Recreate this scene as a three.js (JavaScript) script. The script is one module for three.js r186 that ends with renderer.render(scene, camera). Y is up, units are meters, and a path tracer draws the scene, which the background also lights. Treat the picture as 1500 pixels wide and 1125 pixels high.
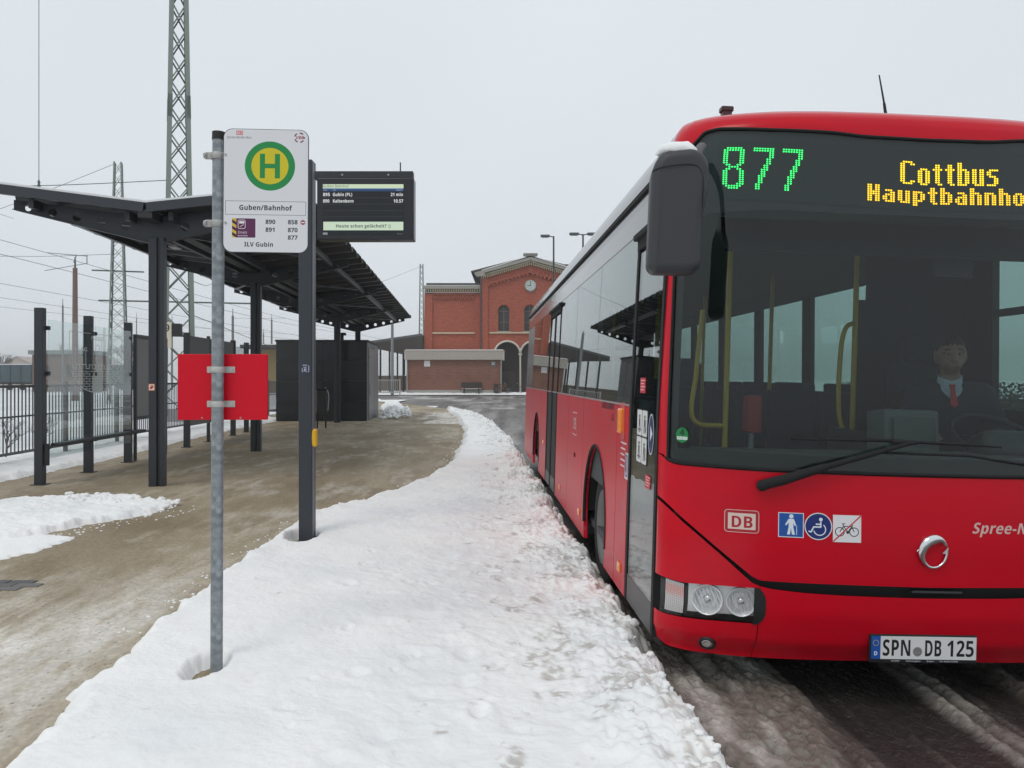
import * as THREE from 'three';
import { RoundedBoxGeometry } from 'three/addons/geometries/RoundedBoxGeometry.js';
import { mergeGeometries, mergeVertices } from 'three/addons/utils/BufferGeometryUtils.js';
import { MarchingCubes } from 'three/addons/objects/MarchingCubes.js';

// ---------- camera, sky, sun, exposure ----------
const F = 1200, CX = 750, HY = 554, EYE = 1.68;          // focal length and horizon in pixels of the photograph
const scene = new THREE.Scene();
const camera = new THREE.PerspectiveCamera(2 * Math.atan(562.5 / F) * 180 / Math.PI, 4 / 3, 0.1, 3000);
camera.position.set(0, EYE, 0);
camera.setViewOffset(1500, 1125, 0, 562.5 - HY, 1500, 1125);
const renderer = new THREE.WebGLRenderer({ antialias: true });
renderer.toneMapping = THREE.LinearToneMapping;
renderer.toneMappingExposure = 1.0;
renderer.shadowMap.enabled = true;
{ // an even overcast sky
  const w = 128, h = 64, a = new Float32Array(w * h * 4);
  for (let j = 0; j < h; j++) for (let i = 0; i < w; i++) {
    const el = (j + 0.5) / h * Math.PI - Math.PI / 2, up = Math.max(0, Math.sin(el));
    const c = 1 + 0.016 * Math.sin(i * 0.35 + j * 0.3) * Math.cos(j * 0.4) + 0.008 * Math.sin(i * 0.9 - j * 0.7);
    const k = c * (1.0 + 0.06 * up), o = (j * w + i) * 4;
    a[o] = 0.735 * k; a[o + 1] = 0.788 * k; a[o + 2] = 0.836 * k; a[o + 3] = 1;
  }
  const t = new THREE.DataTexture(a, w, h, THREE.RGBAFormat, THREE.FloatType);
  t.mapping = THREE.EquirectangularReflectionMapping; t.magFilter = THREE.LinearFilter; t.minFilter = THREE.LinearFilter; t.needsUpdate = true;
  scene.background = t; scene.environment = t;
}
const sun = new THREE.DirectionalLight(0xfff2e2, 0.75);
sun.position.set(-14, 40, 10); sun.target.position.set(0, 0, -12);
sun.castShadow = true; sun.shadow.radius = 40; sun.shadow.mapSize.set(2048, 2048);
Object.assign(sun.shadow.camera, { left: -60, right: 60, top: 60, bottom: -60, near: 1, far: 150 });
scene.add(sun, sun.target);

// ---------- helpers ----------
const PI = Math.PI, V = (x, y, z) => new THREE.Vector3(x, y, z);
const clamp = (x, a = 0, b = 1) => Math.min(b, Math.max(a, x));
const lerp = (a, b, t) => a + (b - a) * t;
const smooth = x => { x = clamp(x); return x * x * (3 - 2 * x); };
const gp = (px, py, y = 0.12) => { const d = F * (EYE - y) / (py - HY); return V((px - CX) / F * d, y, -d); };     // pixel on a level surface
const at = (px, py, d) => V((px - CX) / F * d, EYE - (py - HY) / F * d, -d);                                       // pixel at a known distance
let seedState = 12345;
const rnd = () => { seedState = (seedState * 1664525 + 1013904223) >>> 0; return seedState / 4294967296; };
const rr = (a, b) => a + (b - a) * rnd();
const hash = (x, y, s) => { let n = Math.imul(x, 374761393) + Math.imul(y, 668265263) + Math.imul(s, 974634777); n = Math.imul(n ^ (n >>> 13), 1274126177); return ((n ^ (n >>> 16)) >>> 0) / 4294967296; };
function vn(x, y, s = 0) {
  const i = Math.floor(x), j = Math.floor(y); let u = x - i, v = y - j; u = u * u * (3 - 2 * u); v = v * v * (3 - 2 * v);
  return lerp(lerp(hash(i, j, s), hash(i + 1, j, s), u), lerp(hash(i, j + 1, s), hash(i + 1, j + 1, s), u), v);
}
function fbm(x, y, o = 4, s = 0) { let a = 0.5, t = 0, n = 0; for (let k = 0; k < o; k++) { t += a * vn(x, y, s + k * 17); n += a; x = x * 2.03 + 1.7; y = y * 2.03 - 0.9; a *= 0.5; } return t / n; }
const poly = pts => x => { if (x <= pts[0][0]) return pts[0][1]; for (let k = 1; k < pts.length; k++) if (x <= pts[k][0]) { const [a, b] = pts[k - 1], [c, d] = pts[k]; return lerp(b, d, (x - a) / (c - a)); } return pts[pts.length - 1][1]; };

function flat(g) { let o = g.index ? g.toNonIndexed() : g; for (const k of Object.keys(o.attributes)) if (!['position', 'normal', 'uv'].includes(k)) o.deleteAttribute(k); if (!o.attributes.normal) o.computeVertexNormals(); if (!o.attributes.uv) o.setAttribute('uv', new THREE.BufferAttribute(new Float32Array(o.attributes.position.count * 2), 2)); o.morphAttributes = {}; return o; }
function metreUV(g) {
  const p = g.attributes.position, n = g.attributes.normal, uv = new Float32Array(p.count * 2);
  for (let i = 0; i < p.count; i++) {
    const ax = Math.abs(n.getX(i)), ay = Math.abs(n.getY(i)), az = Math.abs(n.getZ(i));
    if (ay >= ax && ay >= az) { uv[2 * i] = p.getX(i); uv[2 * i + 1] = p.getZ(i); } else if (ax >= az) { uv[2 * i] = p.getZ(i); uv[2 * i + 1] = p.getY(i); } else { uv[2 * i] = p.getX(i); uv[2 * i + 1] = p.getY(i); }
  }
  g.setAttribute('uv', new THREE.BufferAttribute(uv, 2)); return g;
}
const used = new Map();
function numbered(name) { const n = used.get(name) || 0; used.set(name, n + 1); return n ? name + '_' + String(n).padStart(3, '0') : name; }
function mesh(name, geos, mat, parent = scene, keepUV = false) {
  geos = Array.isArray(geos) ? geos : [geos];
  let g = geos.length === 1 ? (keepUV ? geos[0] : flat(geos[0])) : mergeGeometries(geos.map(flat), false);
  if (!keepUV) metreUV(g);
  const m = new THREE.Mesh(g, mat); m.name = parent === scene ? numbered(name) : name; m.castShadow = m.receiveShadow = true; parent.add(m); return m;
}
function tag(o, label, category, group, kind) { o.userData.label = label; if (category) o.userData.category = category; if (group) o.userData.group = group; if (kind) o.userData.kind = kind; return o; }
function thing(name, label, category, pos = [0, 0, 0], turn = 0, group) { const o = new THREE.Group(); o.name = numbered(name); o.position.set(...pos); o.rotation.y = turn; scene.add(o); return tag(o, label, category, group); }
const struct = (o, label) => tag(o, label, null, null, 'structure');
function box(w, h, d, x = 0, y = 0, z = 0, rx = 0, ry = 0, rz = 0) { const g = new THREE.BoxGeometry(w, h, d); if (rx || ry || rz) g.applyMatrix4(new THREE.Matrix4().makeRotationFromEuler(new THREE.Euler(rx, ry, rz))); return g.translate(x, y, z); }
function rbox(w, h, d, r, x = 0, y = 0, z = 0, rx = 0, ry = 0, rz = 0, seg = 2) { const g = new RoundedBoxGeometry(w, h, d, seg, Math.min(r, w / 2.01, h / 2.01, d / 2.01)); if (rx || ry || rz) g.applyMatrix4(new THREE.Matrix4().makeRotationFromEuler(new THREE.Euler(rx, ry, rz))); return g.translate(x, y, z); }
const yUp = V(0, 1, 0);
function cyl(p, q, r0, r1 = r0, seg = 8) { const d = q.clone().sub(p), L = d.length(); const g = new THREE.CylinderGeometry(r1, r0, L, seg); g.applyQuaternion(new THREE.Quaternion().setFromUnitVectors(yUp, d.normalize())); return g.translate((p.x + q.x) / 2, (p.y + q.y) / 2, (p.z + q.z) / 2); }
function bar(p, q, w, h) { const d = q.clone().sub(p), L = d.length(); const g = new THREE.BoxGeometry(w, h, L); const m = new THREE.Matrix4().lookAt(p, q, Math.abs(d.y) / L > 0.99 ? V(0, 0, 1) : yUp); g.applyMatrix4(m); return g.translate((p.x + q.x) / 2, (p.y + q.y) / 2, (p.z + q.z) / 2); }
function tube(pts, r, seg = 8, n = 0) { const c = new THREE.CatmullRomCurve3(pts); return new THREE.TubeGeometry(c, n || pts.length * 6, r, seg, false); }
function shapeOf(pts) { const s = new THREE.Shape(); pts.forEach(([x, y], i) => i ? s.lineTo(x, y) : s.moveTo(x, y)); return s; }
function rrShape(w, h, r) { const s = new THREE.Shape(), x = -w / 2, y = -h / 2; s.moveTo(x + r, y); s.lineTo(x + w - r, y); s.absarc(x + w - r, y + r, r, -PI / 2, 0); s.lineTo(x + w, y + h - r); s.absarc(x + w - r, y + h - r, r, 0, PI / 2); s.lineTo(x + r, y + h); s.absarc(x + r, y + h - r, r, PI / 2, PI); s.lineTo(x, y + r); s.absarc(x + r, y + r, r, PI, 1.5 * PI); return s; }
const ext = (s, depth, bevel = 0, cs = 12, bs = 2) => new THREE.ExtrudeGeometry(s, { depth, bevelEnabled: bevel > 0, bevelThickness: bevel, bevelSize: bevel, bevelOffset: -bevel, bevelSegments: bs, curveSegments: cs });
function unitUV(g, w, h) { const p = g.attributes.position, uv = new Float32Array(p.count * 2); for (let i = 0; i < p.count; i++) { uv[2 * i] = p.getX(i) / w + 0.5; uv[2 * i + 1] = p.getY(i) / h + 0.5; } g.setAttribute('uv', new THREE.BufferAttribute(uv, 2)); return g; }

// ---------- textures ----------
function dataTex(w, h, fn, srgb = true) {
  const a = new Uint8Array(w * h * 4);
  for (let j = 0; j < h; j++) for (let i = 0; i < w; i++) { const c = fn(i / w, j / h), o = (j * w + i) * 4; a[o] = clamp(c[0], 0, 255); a[o + 1] = clamp(c[1], 0, 255); a[o + 2] = clamp(c[2], 0, 255); a[o + 3] = 255; }
  const t = new THREE.DataTexture(a, w, h, THREE.RGBAFormat); t.wrapS = t.wrapT = THREE.RepeatWrapping; t.magFilter = THREE.LinearFilter; t.minFilter = THREE.LinearMipmapLinearFilter; t.generateMipmaps = true;
  if (srgb) t.colorSpace = THREE.SRGBColorSpace; t.needsUpdate = true; return t;
}
function canvasTex(w, h, draw) {
  const c = document.createElement('canvas'); c.width = w; c.height = h; const x = c.getContext('2d'); draw(x, w, h);
  const t = new THREE.CanvasTexture(c); t.colorSpace = THREE.SRGBColorSpace; t.magFilter = THREE.LinearFilter; return t;
}
// tiling noise: blends four shifted copies
const tileN = (u, v, f, o, s) => { const x = u * f, y = v * f, a = fbm(x, y, o, s), b = fbm(x - f, y, o, s), c = fbm(x, y - f, o, s), d = fbm(x - f, y - f, o, s); return lerp(lerp(a, b, u), lerp(c, d, u), v); };
const grainTex = dataTex(256, 256, (u, v) => { const k = 255 * clamp(0.5 + 1.5 * (tileN(u, v, 32, 3, 3) - 0.5)); return [k, k, k]; }, false);
const rep = (t, k, l = k) => { const c = t.clone(); c.repeat.set(k, l); c.needsUpdate = true; return c; };
const mixc = (a, b, t) => { t = clamp(t); return [lerp(a[0], b[0], t), lerp(a[1], b[1], t), lerp(a[2], b[2], t)]; };
const mottled = (c0, c1, f = 8, s = 5, streak = 1) => dataTex(256, 256, (u, v) => mixc(c0, c1, 0.5 + 1.6 * (tileN(u, v, f, 5, s) - 0.5) + 0.15 * (hash(u * 256 | 0, v * 256 | 0, s) - 0.5)));

// ---------- materials ----------
const std = (c, rough = 0.6, metal = 0, o = {}) => { const m = new THREE.MeshStandardMaterial({ roughness: rough, metalness: metal, ...o }); if (Array.isArray(c)) m.color.setRGB(...c); else m.color.set(c); return m; };
const phys = (c, o) => { const m = new THREE.MeshPhysicalMaterial(o); if (Array.isArray(c)) m.color.setRGB(...c); else m.color.set(c); return m; };
const M = {
  anthracite: std([0.021, 0.026, 0.033], 0.42, 0, { bumpMap: rep(grainTex, 3), bumpScale: 0.0004 }),
  anthraciteDark: std([0.016, 0.019, 0.022], 0.5),
  galv: std([1, 1, 1], 0.5, 0.35, { map: rep(mottled([112, 120, 126], [164, 171, 175], 14, 21), 3) }),
  steel: std([0.42, 0.42, 0.41], 0.45, 0.5),
  black: std([0.008, 0.008, 0.009], 0.55),
  rubber: std([0.012, 0.012, 0.013], 0.9),
  glossBlack: phys([0.006, 0.006, 0.007], { roughness: 0.08, clearcoat: 0.5, clearcoatRoughness: 0.05 }),
  white: std([0.75, 0.76, 0.77], 0.4),
  chrome: std([0.75, 0.76, 0.78], 0.12, 1),
  snow: std([1, 1, 1], 0.85, 0, { map: rep(dataTex(512, 512, (u, v) => { const a = tileN(u, v, 6, 5, 41), b = tileN(u, v, 60, 3, 44); let c = mixc([243, 244, 244], [234, 237, 239], (a - 0.45) * 4); c = mixc(c, [196, 190, 182], smooth((b - 0.70) * 9) * 0.35); return c; }), 0.35), bumpMap: rep(dataTex(512, 512, (u, v) => { const k = 255 * clamp(0.5 + 1.1 * (tileN(u, v, 40, 5, 51) - 0.5)); return [k, k, k]; }, false), 1.1), bumpScale: 0.006 }),
  pureSnow: std([0.86, 0.88, 0.89], 0.9),
  glass: phys([0.93, 0.96, 0.955], { roughness: 0, transmission: 1, thickness: 0, ior: 1.5 }),
  yellow: std([0.72, 0.42, 0.012], 0.45),
};

// ---------- ground, road, pavement, snow ----------
// edges of the snow strip between pavement and road, as [distance, x]
const edgeOf = (list, y) => list.map(([px, py]) => { const p = gp(px, py, y); return [-p.z, p.x]; });
const leftList = [[-6, -1.3], [-2, -1.55], [1, -1.80], ...edgeOf([[20, 1100], [100, 1020], [200, 930], [300, 855], [400, 785], [440, 762], [490, 748], [560, 727], [620, 703], [655, 680], [675, 650], [678, 630], [668, 611], [657, 603]], 0.13), [41, -3.3]];
const rightList = [[-6, 1.16], [0, 0.93], [2, 0.85], ...edgeOf([[1085, 1125], [1000, 1010], [960, 955], [905, 880], [880, 848], [830, 765], [790, 700], [760, 660], [745, 640], [725, 620], [700, 605]], 0.2).map(([d, x]) => [d, x - 0.05]), [38.5, -2.4], [41, -3.2]];
const XL = poly(leftList), XR = poly(rightList);

const groundSnow = std([0.80, 0.83, 0.86], 0.9, 0, { map: rep(mottled([214, 219, 224], [240, 243, 246], 10, 61), 0.04), bumpMap: rep(grainTex, 0.8), bumpScale: 0.05 });
groundSnow.color.setRGB(1, 1, 1);
struct(mesh('snow_ground', new THREE.CircleGeometry(900, 64).rotateX(-PI / 2).translate(0, -0.03, 0), groundSnow), 'snow covered ground and railway yard');

const roadTex = dataTex(1024, 1024, (u, v) => {       // 12 m across (x) by 24 m along
  const s = u * 12, d = v * 24;
  const t = f => lerp(f(s, d), f(s - 12, d), u), w = f => lerp(t((a, b) => f(a, b)), t((a, b) => f(a, b - 24)), v);
  const tracks = w((a, b) => fbm(a * 2.2, b * 0.16, 4, 70)), patches = w((a, b) => fbm(a * 0.5, b * 0.22, 4, 75)), fine = w((a, b) => fbm(a * 14, b * 6, 3, 79));
  let c = mixc([74, 71, 70], [140, 136, 134], 0.5 + 2.6 * (tracks - 0.5) + 1.0 * (fine - 0.5));
  c = mixc(c, [205, 206, 208], smooth((patches - 0.47) * 6) * clamp(0.3 + 2 * (fine - 0.35)));
  return c;
});
const roadMat = std([1, 1, 1], 0.62, 0, { map: rep(roadTex, 1 / 12, 1 / 24), bumpMap: rep(grainTex, 0.9), bumpScale: 0.01 });
const floorShape = pts => new THREE.ShapeGeometry(shapeOf(pts)).rotateX(-PI / 2);
struct(mesh('road', floorShape([[-5, -30], [16, -30], [16, 60], [40, 70], [60, 86], [-14, 86], [-11, 62], [-5, 40]]), roadMat), 'wet grey road with slush and wheel tracks');

const paveTex = dataTex(2048, 2048, (u, v) => {       // 16 m by 32 m, x from -13, distance from -4
  const X = u * 16 - 13, d = v * 32 - 4, s = X + 0.06 * d;
  const big = fbm(s * 0.9 + 3, d * 0.35, 4, 80), mid = fbm(s * 2.6, d * 0.9, 4, 84), str = fbm(s * 13, d * 3.2, 4, 88), fine = fbm(X * 45, d * 45, 2, 92), speck = hash(u * 2048 | 0, v * 2048 | 0, 7);
  let c = mixc([128, 113, 89], [168, 156, 134], 0.5 + 1.9 * (big - 0.5) + 1.0 * (mid - 0.5) + 0.3 * (str - 0.5));
  c = mixc(c, [112, 96, 72], smooth((mid - 0.57) * 7) * 0.45);
  const edge = XL(d) - X, near = smooth((7.2 + 1.6 * (big - 0.5) - d) / 2.6);                              // trodden, icy lane along the snow
  const lane = near * smooth((edge + 0.1) / 0.25) * smooth((1.9 + 1.8 * (mid - 0.5) - edge) / 0.7);
  c = mixc(c, mixc([188, 179, 164], [226, 223, 217], 0.5 + 1.6 * (str - 0.5) + 2.0 * (mid - 0.5)), lane * clamp(0.90 + 0.9 * (str - 0.45) + 1.0 * (mid - 0.5)));
  const ice = smooth((fbm(s * 2.2 + 9, d * 1.1, 4, 97) - 0.55) * 8) * clamp(0.2 + 2.4 * (str - 0.42));   // patches of pale ice film
  c = mixc(c, [198, 192, 181], ice * 0.8 * (0.45 + 0.55 * near));
  c = mixc(c, [186, 180, 170], smooth((fbm(s * 2, d * 0.8, 4, 99) - 0.60 + 0.13 * smooth((1.2 - edge) / 0.8)) * 8) * smooth(edge / 0.12) * clamp(0.35 + 2 * (str - 0.45)) * 0.7);     // crusts of ice
  if (speck > 0.992) c = mixc(c, [216, 210, 200], 0.45); else if (speck < 0.01) c = mixc(c, [66, 58, 48], 0.55);      // grit
  const k = 1 + 0.20 * (fine - 0.5) + 0.09 * (hash(u * 2048 | 0, v * 2048 | 0, 9) - 0.5);
  return [c[0] * k, c[1] * k, c[2] * k];
});
const paveBump = dataTex(512, 512, (u, v) => { const k = 255 * clamp(0.5 + 0.9 * (tileN(u, v, 24, 5, 101) - 0.5)); return [k, k, k]; }, false);
const paveMat = std([1, 1, 1], 0.7, 0, { map: paveTex, bumpMap: rep(paveBump, 12, 24), bumpScale: 0.012 });
const pavePts = [[-7.85, -6], ...rightList.map(([d, x]) => [x - 0.03, d]), [-3.9, 43.5], [-6.5, 50], [-11, 60], [-13.2, 80], [-10.0, 30]];
{
  const g = flat(ext(shapeOf(pavePts), 0.16).rotateX(-PI / 2).translate(0, -0.04, 0)), p = g.attributes.position, uv = g.attributes.uv;
  for (let i = 0; i < p.count; i++) uv.setXY(i, (p.getX(i) + 13) / 16, (-p.getZ(i) + 4) / 32);
  const pv = mesh('pavement', g, paveMat, scene, true); struct(pv, 'sanded brown pavement of the bus platform');
  // a few bare paving stones left of the trodden lane
  const stone = [std([0.10, 0.10, 0.105], 0.75), std([0.13, 0.125, 0.12], 0.8), std([0.16, 0.155, 0.15], 0.8)];
  const sg = flat(rbox(0.192, 0.03, 0.092, 0.008)), o = gp(2, 858);
  for (let r = -4; r <= 3; r++) for (let c = -4; c <= 3; c++) {
    const x = o.x + c * 0.2 + (r % 2 ? 0.1 : 0), z = o.z + r * 0.1;
    if (Math.hypot((x - o.x) / 0.30, (z - o.z) / 0.20) + 0.35 * (rnd() - 0.5) > 1) continue;
    const m = new THREE.Mesh(sg, stone[rnd() * 3 | 0]); m.name = 'paving_stone'; m.position.set(x, 0.112 + rr(0, 0.003), z); m.castShadow = m.receiveShadow = true; pv.add(m);
  }
}
function gridMesh(rows, cols, fn) {      // fn(i, j) -> [x, y, z]
  const pos = new Float32Array(rows * cols * 3), uv = new Float32Array(rows * cols * 2), idx = new Uint32Array((rows - 1) * (cols - 1) * 6);
  let k = 0;
  for (let i = 0; i < rows; i++) for (let j = 0; j < cols; j++) { const p = fn(i, j), o = i * cols + j; pos[3 * o] = p[0]; pos[3 * o + 1] = p[1]; pos[3 * o + 2] = p[2]; uv[2 * o] = p[0]; uv[2 * o + 1] = p[2]; }
  for (let i = 0; i < rows - 1; i++) for (let j = 0; j < cols - 1; j++) { const a = i * cols + j, b = a + 1, c = a + cols, d = c + 1; idx[k++] = a; idx[k++] = b; idx[k++] = c; idx[k++] = b; idx[k++] = d; idx[k++] = c; }
  const g = new THREE.BufferGeometry(); g.setAttribute('position', new THREE.BufferAttribute(pos, 3)); g.setAttribute('uv', new THREE.BufferAttribute(uv, 2)); g.setIndex(new THREE.BufferAttribute(idx, 1)); g.computeVertexNormals(); return g;
}
const SIGN = V(-1.566, 0.12, -4.34), MAST = V(-1.964, 0.12, -7.83);
const dents = []; for (let k = 0; k < 170; k++) { const d = 2.6 + 12 * rnd() ** 1.6; dents.push([lerp(XL(d) + 0.5, XR(d) - 0.1, 0.25 + 0.75 * rnd()), d, rr(0.03, 0.10), rr(0.004, 0.018), rr(0.4, 1.8)]); }
const dentCell = new Map(); for (const q of dents) for (let a = -1; a <= 1; a++) for (let b = -1; b <= 1; b++) { const key = (Math.floor(q[0] * 3) + a) + ',' + (Math.floor(q[1] * 3) + b); if (!dentCell.has(key)) dentCell.set(key, []); dentCell.get(key).push(q); }
function worley(x, y, s) { const i = Math.floor(x), j = Math.floor(y); let m = 9; for (let a = -1; a <= 1; a++) for (let b = -1; b <= 1; b++) { const px = i + a + hash(i + a, j + b, s), py = j + b + hash(i + a, j + b, s + 1), r = (0.6 + 0.7 * hash(i + a, j + b, s + 2)), q = ((x - px) ** 2 + (y - py) ** 2) / (r * r); if (q < m) m = q; } return Math.max(0, 1 - m); }
function snowY(X, d) {
  const ragL = 0.16 * (fbm(X * 2.2, d * 2.2, 3, 11) - 0.5) + 0.10 * (fbm(X * 11, d * 11, 2, 13) - 0.5), ragR = 0.20 * (fbm(X * 3, d * 1.6, 3, 15) - 0.5) + 0.12 * (fbm(X * 13, d * 13, 2, 17) - 0.5) + 0.07 * (worley(X * 13, d * 13, 18) - 0.4) + 0.06 * (fbm(X * 40, d * 40, 2, 14) - 0.5);
  const sl = X - XL(d) + ragL, sr = XR(d) - X + ragR;
  const rough = smooth((0.62 - sr + 0.25 * (fbm(X * 1.5, d * 1.1, 2, 47) - 0.5)) / 0.5), far = clamp(d / 14);
  let h = 0.045 + 0.06 * fbm(X * 0.9, d * 0.7, 3, 19) + 0.026 * (fbm(X * 4, d * 4, 4, 21) - 0.5);
  h += 0.05 * smooth((0.5 - sl) / 0.4) * fbm(X * 6, d * 6, 3, 23) * smooth((d - 5.5) / 2);                 // shovelled lip along the pavement
  h += (0.010 + 0.012 * smooth((X + 1.4) / 1.2)) * (fbm(X * 12, d * 9, 3, 25) - 0.5);
  const wx = X + 0.05 * (fbm(X * 17, d * 17, 2, 33) - 0.5), wd = d + 0.05 * (fbm(X * 17, d * 17, 2, 35) - 0.5), lumps = rough > 0.01 ? 0.55 * worley(wx * 7, wd * 7, 27) * smooth((fbm(X * 3, d * 3, 2, 37) - 0.35) * 4) + 0.4 * worley(wx * 15, wd * 15, 28) + 0.3 * worley(wx * 32, wd * 32, 30) : 0, grit = fbm(X * 30, d * 30, 3, 29) - 0.5;
  h += rough * (0.05 * fbm(X * 2.2, d * 2.2, 2, 31) + 0.055 * (lumps - 0.2) + 0.035 * grit) + 0.005 * grit * (0.25 + far);
  const cell = dentCell.get(Math.floor(X * 3) + ',' + Math.floor(d * 3));
  if (cell) for (const q of cell) { const r = Math.hypot((X - q[0]) * q[4], d - q[1]) / q[2]; if (r < 1.6) h -= q[3] * (Math.exp(-r * r * 2.2) - 0.35 * Math.exp(-((r - 1.15) ** 2) * 9)); }
  for (const [P, R] of [[SIGN, 0.062], [MAST, 0.105]]) { const r = Math.hypot(X - P.x + 0.025, ((d + P.z) + 0.075) * 0.5); const rj = r + 0.035 * (fbm(X * 16, d * 16, 3, 39) - 0.5) + 0.02 * (fbm(X * 5, d * 5, 2, 40) - 0.5); h *= smooth((rj - R) / 0.055); if (rj < R + 0.012) h -= 0.014; }
  const up = smooth(sl / 0.16), dn = smooth((sr + 0.16) / 0.26);
  return lerp(-0.06, lerp(0.085, 0.12 + Math.max(h, -0.02), up), dn);
}
{
  const ds = [-3]; while (ds[ds.length - 1] < 41.5) { const d = ds[ds.length - 1]; ds.push(d + (d < 2.6 ? 0.05 : clamp(0.0046 * d, 0.013, 0.14))); }
  const cols = 270, g = gridMesh(ds.length, cols, (i, j) => { const d = ds[i], a = XL(d) - 0.22, b = XR(d) + 0.42, X = lerp(a, b, j / (cols - 1)); return [X, snowY(X, d), -d]; });
  // road dirt thrown onto the snow: grainy brown-grey specks and crusts
  const p = g.attributes.position, col = new Float32Array(p.count * 3);
  for (let i = 0; i < p.count; i++) { const X = p.getX(i), d = -p.getZ(i), sr = XR(d) - X, n = fbm(X * 7, d * 5, 4, 43), f = fbm(X * 42, d * 42, 2, 45), k = smooth((n - 0.44 - 0.55 * clamp(sr, -0.1, 1.2) * 0.6 + 0.04) * 7) * smooth((f - 0.38) * 5) * 0.75; col[3 * i] = lerp(1, 0.50, k); col[3 * i + 1] = lerp(1, 0.46, k); col[3 * i + 2] = lerp(1, 0.42, k); }
  g.setAttribute('color', new THREE.BufferAttribute(col, 3)); const sm = M.snow.clone(); sm.vertexColors = true;
  struct(mesh('snow_strip', g, sm, scene, true), 'trodden white snow strip along the kerb beside the bus');
}
// a general patch of lying snow: outline in [x, distance]
function snowPatch(name, label, pts, H, y0, cell, seed, lip = 0.2) {
  let x0 = 1e9, x1 = -1e9, d0 = 1e9, d1 = -1e9; for (const [x, d] of pts) { x0 = Math.min(x0, x); x1 = Math.max(x1, x); d0 = Math.min(d0, d); d1 = Math.max(d1, d); }
  const pad = 0.3; x0 -= pad; x1 += pad; d0 -= pad; d1 += pad;
  const sdf = (x, d) => { let m = 1e9, inside = false; for (let i = 0, j = pts.length - 1; i < pts.length; j = i++) { const [ax, ay] = pts[i], [bx, by] = pts[j]; const ex = bx - ax, ey = by - ay, t = clamp(((x - ax) * ex + (d - ay) * ey) / (ex * ex + ey * ey)); m = Math.min(m, Math.hypot(x - ax - t * ex, d - ay - t * ey)); if ((ay > d) !== (by > d) && x < (bx - ax) * (d - ay) / (by - ay) + ax) inside = !inside; } return inside ? m : -m; };
  const rows = Math.min(520, Math.ceil((d1 - d0) / cell) + 1), cols = Math.min(420, Math.ceil((x1 - x0) / cell) + 1);
  const g = gridMesh(rows, cols, (i, j) => {
    const d = lerp(d0, d1, i / (rows - 1)), X = lerp(x0, x1, j / (cols - 1));
    const s = sdf(X, d) + 0.22 * (fbm(X * 2.5, d * 2.5, 4, seed) - 0.5) + 0.1 * (fbm(X * 14, d * 14, 2, seed + 3) - 0.5);
    const n = fbm(X * 5, d * 5, 4, seed + 5), h = H * (0.35 + 1.1 * n) + 0.25 * H * (fbm(X * 22, d * 22, 2, seed + 9) - 0.5);
    return [X, y0 - 0.03 + (h + 0.03) * smooth(s / lip), -d];
  });
  return struct(mesh(name, g, M.snow, scene, true), label);
}
const G2 = (px, py) => { const p = gp(px, py, 0.13); return [p.x, -p.z]; };
snowPatch('snow_heap', 'shovelled heap of snow on the pavement before the shelter', [[-8.5, 10.7], G2(0, 735), G2(90, 731), G2(150, 727), G2(205, 732), G2(262, 742), G2(215, 755), G2(150, 766), G2(60, 782), G2(0, 790), [-7.6, 7.4]], 0.075, 0.12, 0.022, 201, 0.13);
snowPatch('snow_film', 'thin trodden snow film on the pavement', [[-6.2, 7.9], G2(0, 786), G2(70, 780), G2(115, 786), G2(60, 806), G2(0, 822), [-5.6, 6.6]], 0.018, 0.12, 0.03, 205, 0.1);
snowPatch('snow_verge', 'snow verge between the fence and the shelter wall', [[-9.3, 9], [-7.6, 9.2], G2(0, 707), G2(60, 694), G2(150, 676), G2(260, 648), G2(340, 630), G2(410, 616), [-8.6, 31], [-10.8, 34], [-10.2, 22]], 0.08, 0.12, 0.05, 211, 0.2);
snowPatch('snow_pile', 'snow pile beside the black cabin', [G2(556, 613), G2(585, 611), G2(600, 604), G2(596, 598), G2(575, 594), G2(556, 596)], 0.30, 0.12, 0.045, 215, 0.45);
snowPatch('snow_edge', 'snow lying along the foot of the brick kiosk', [[-14, 79.4], [0, 79.6], [7, 80.5], [7, 84.5], [-14, 84.5]], 0.16, 0.10, 0.2, 219, 0.6);
snowPatch('snow_bank', 'snow bank at the far road bend beside the fence', [[-13.2, 60], [-9.5, 60], [-8.4, 48], [-8.0, 42], [-11.0, 42]], 0.2, 0.12, 0.15, 223, 0.6);
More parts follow.
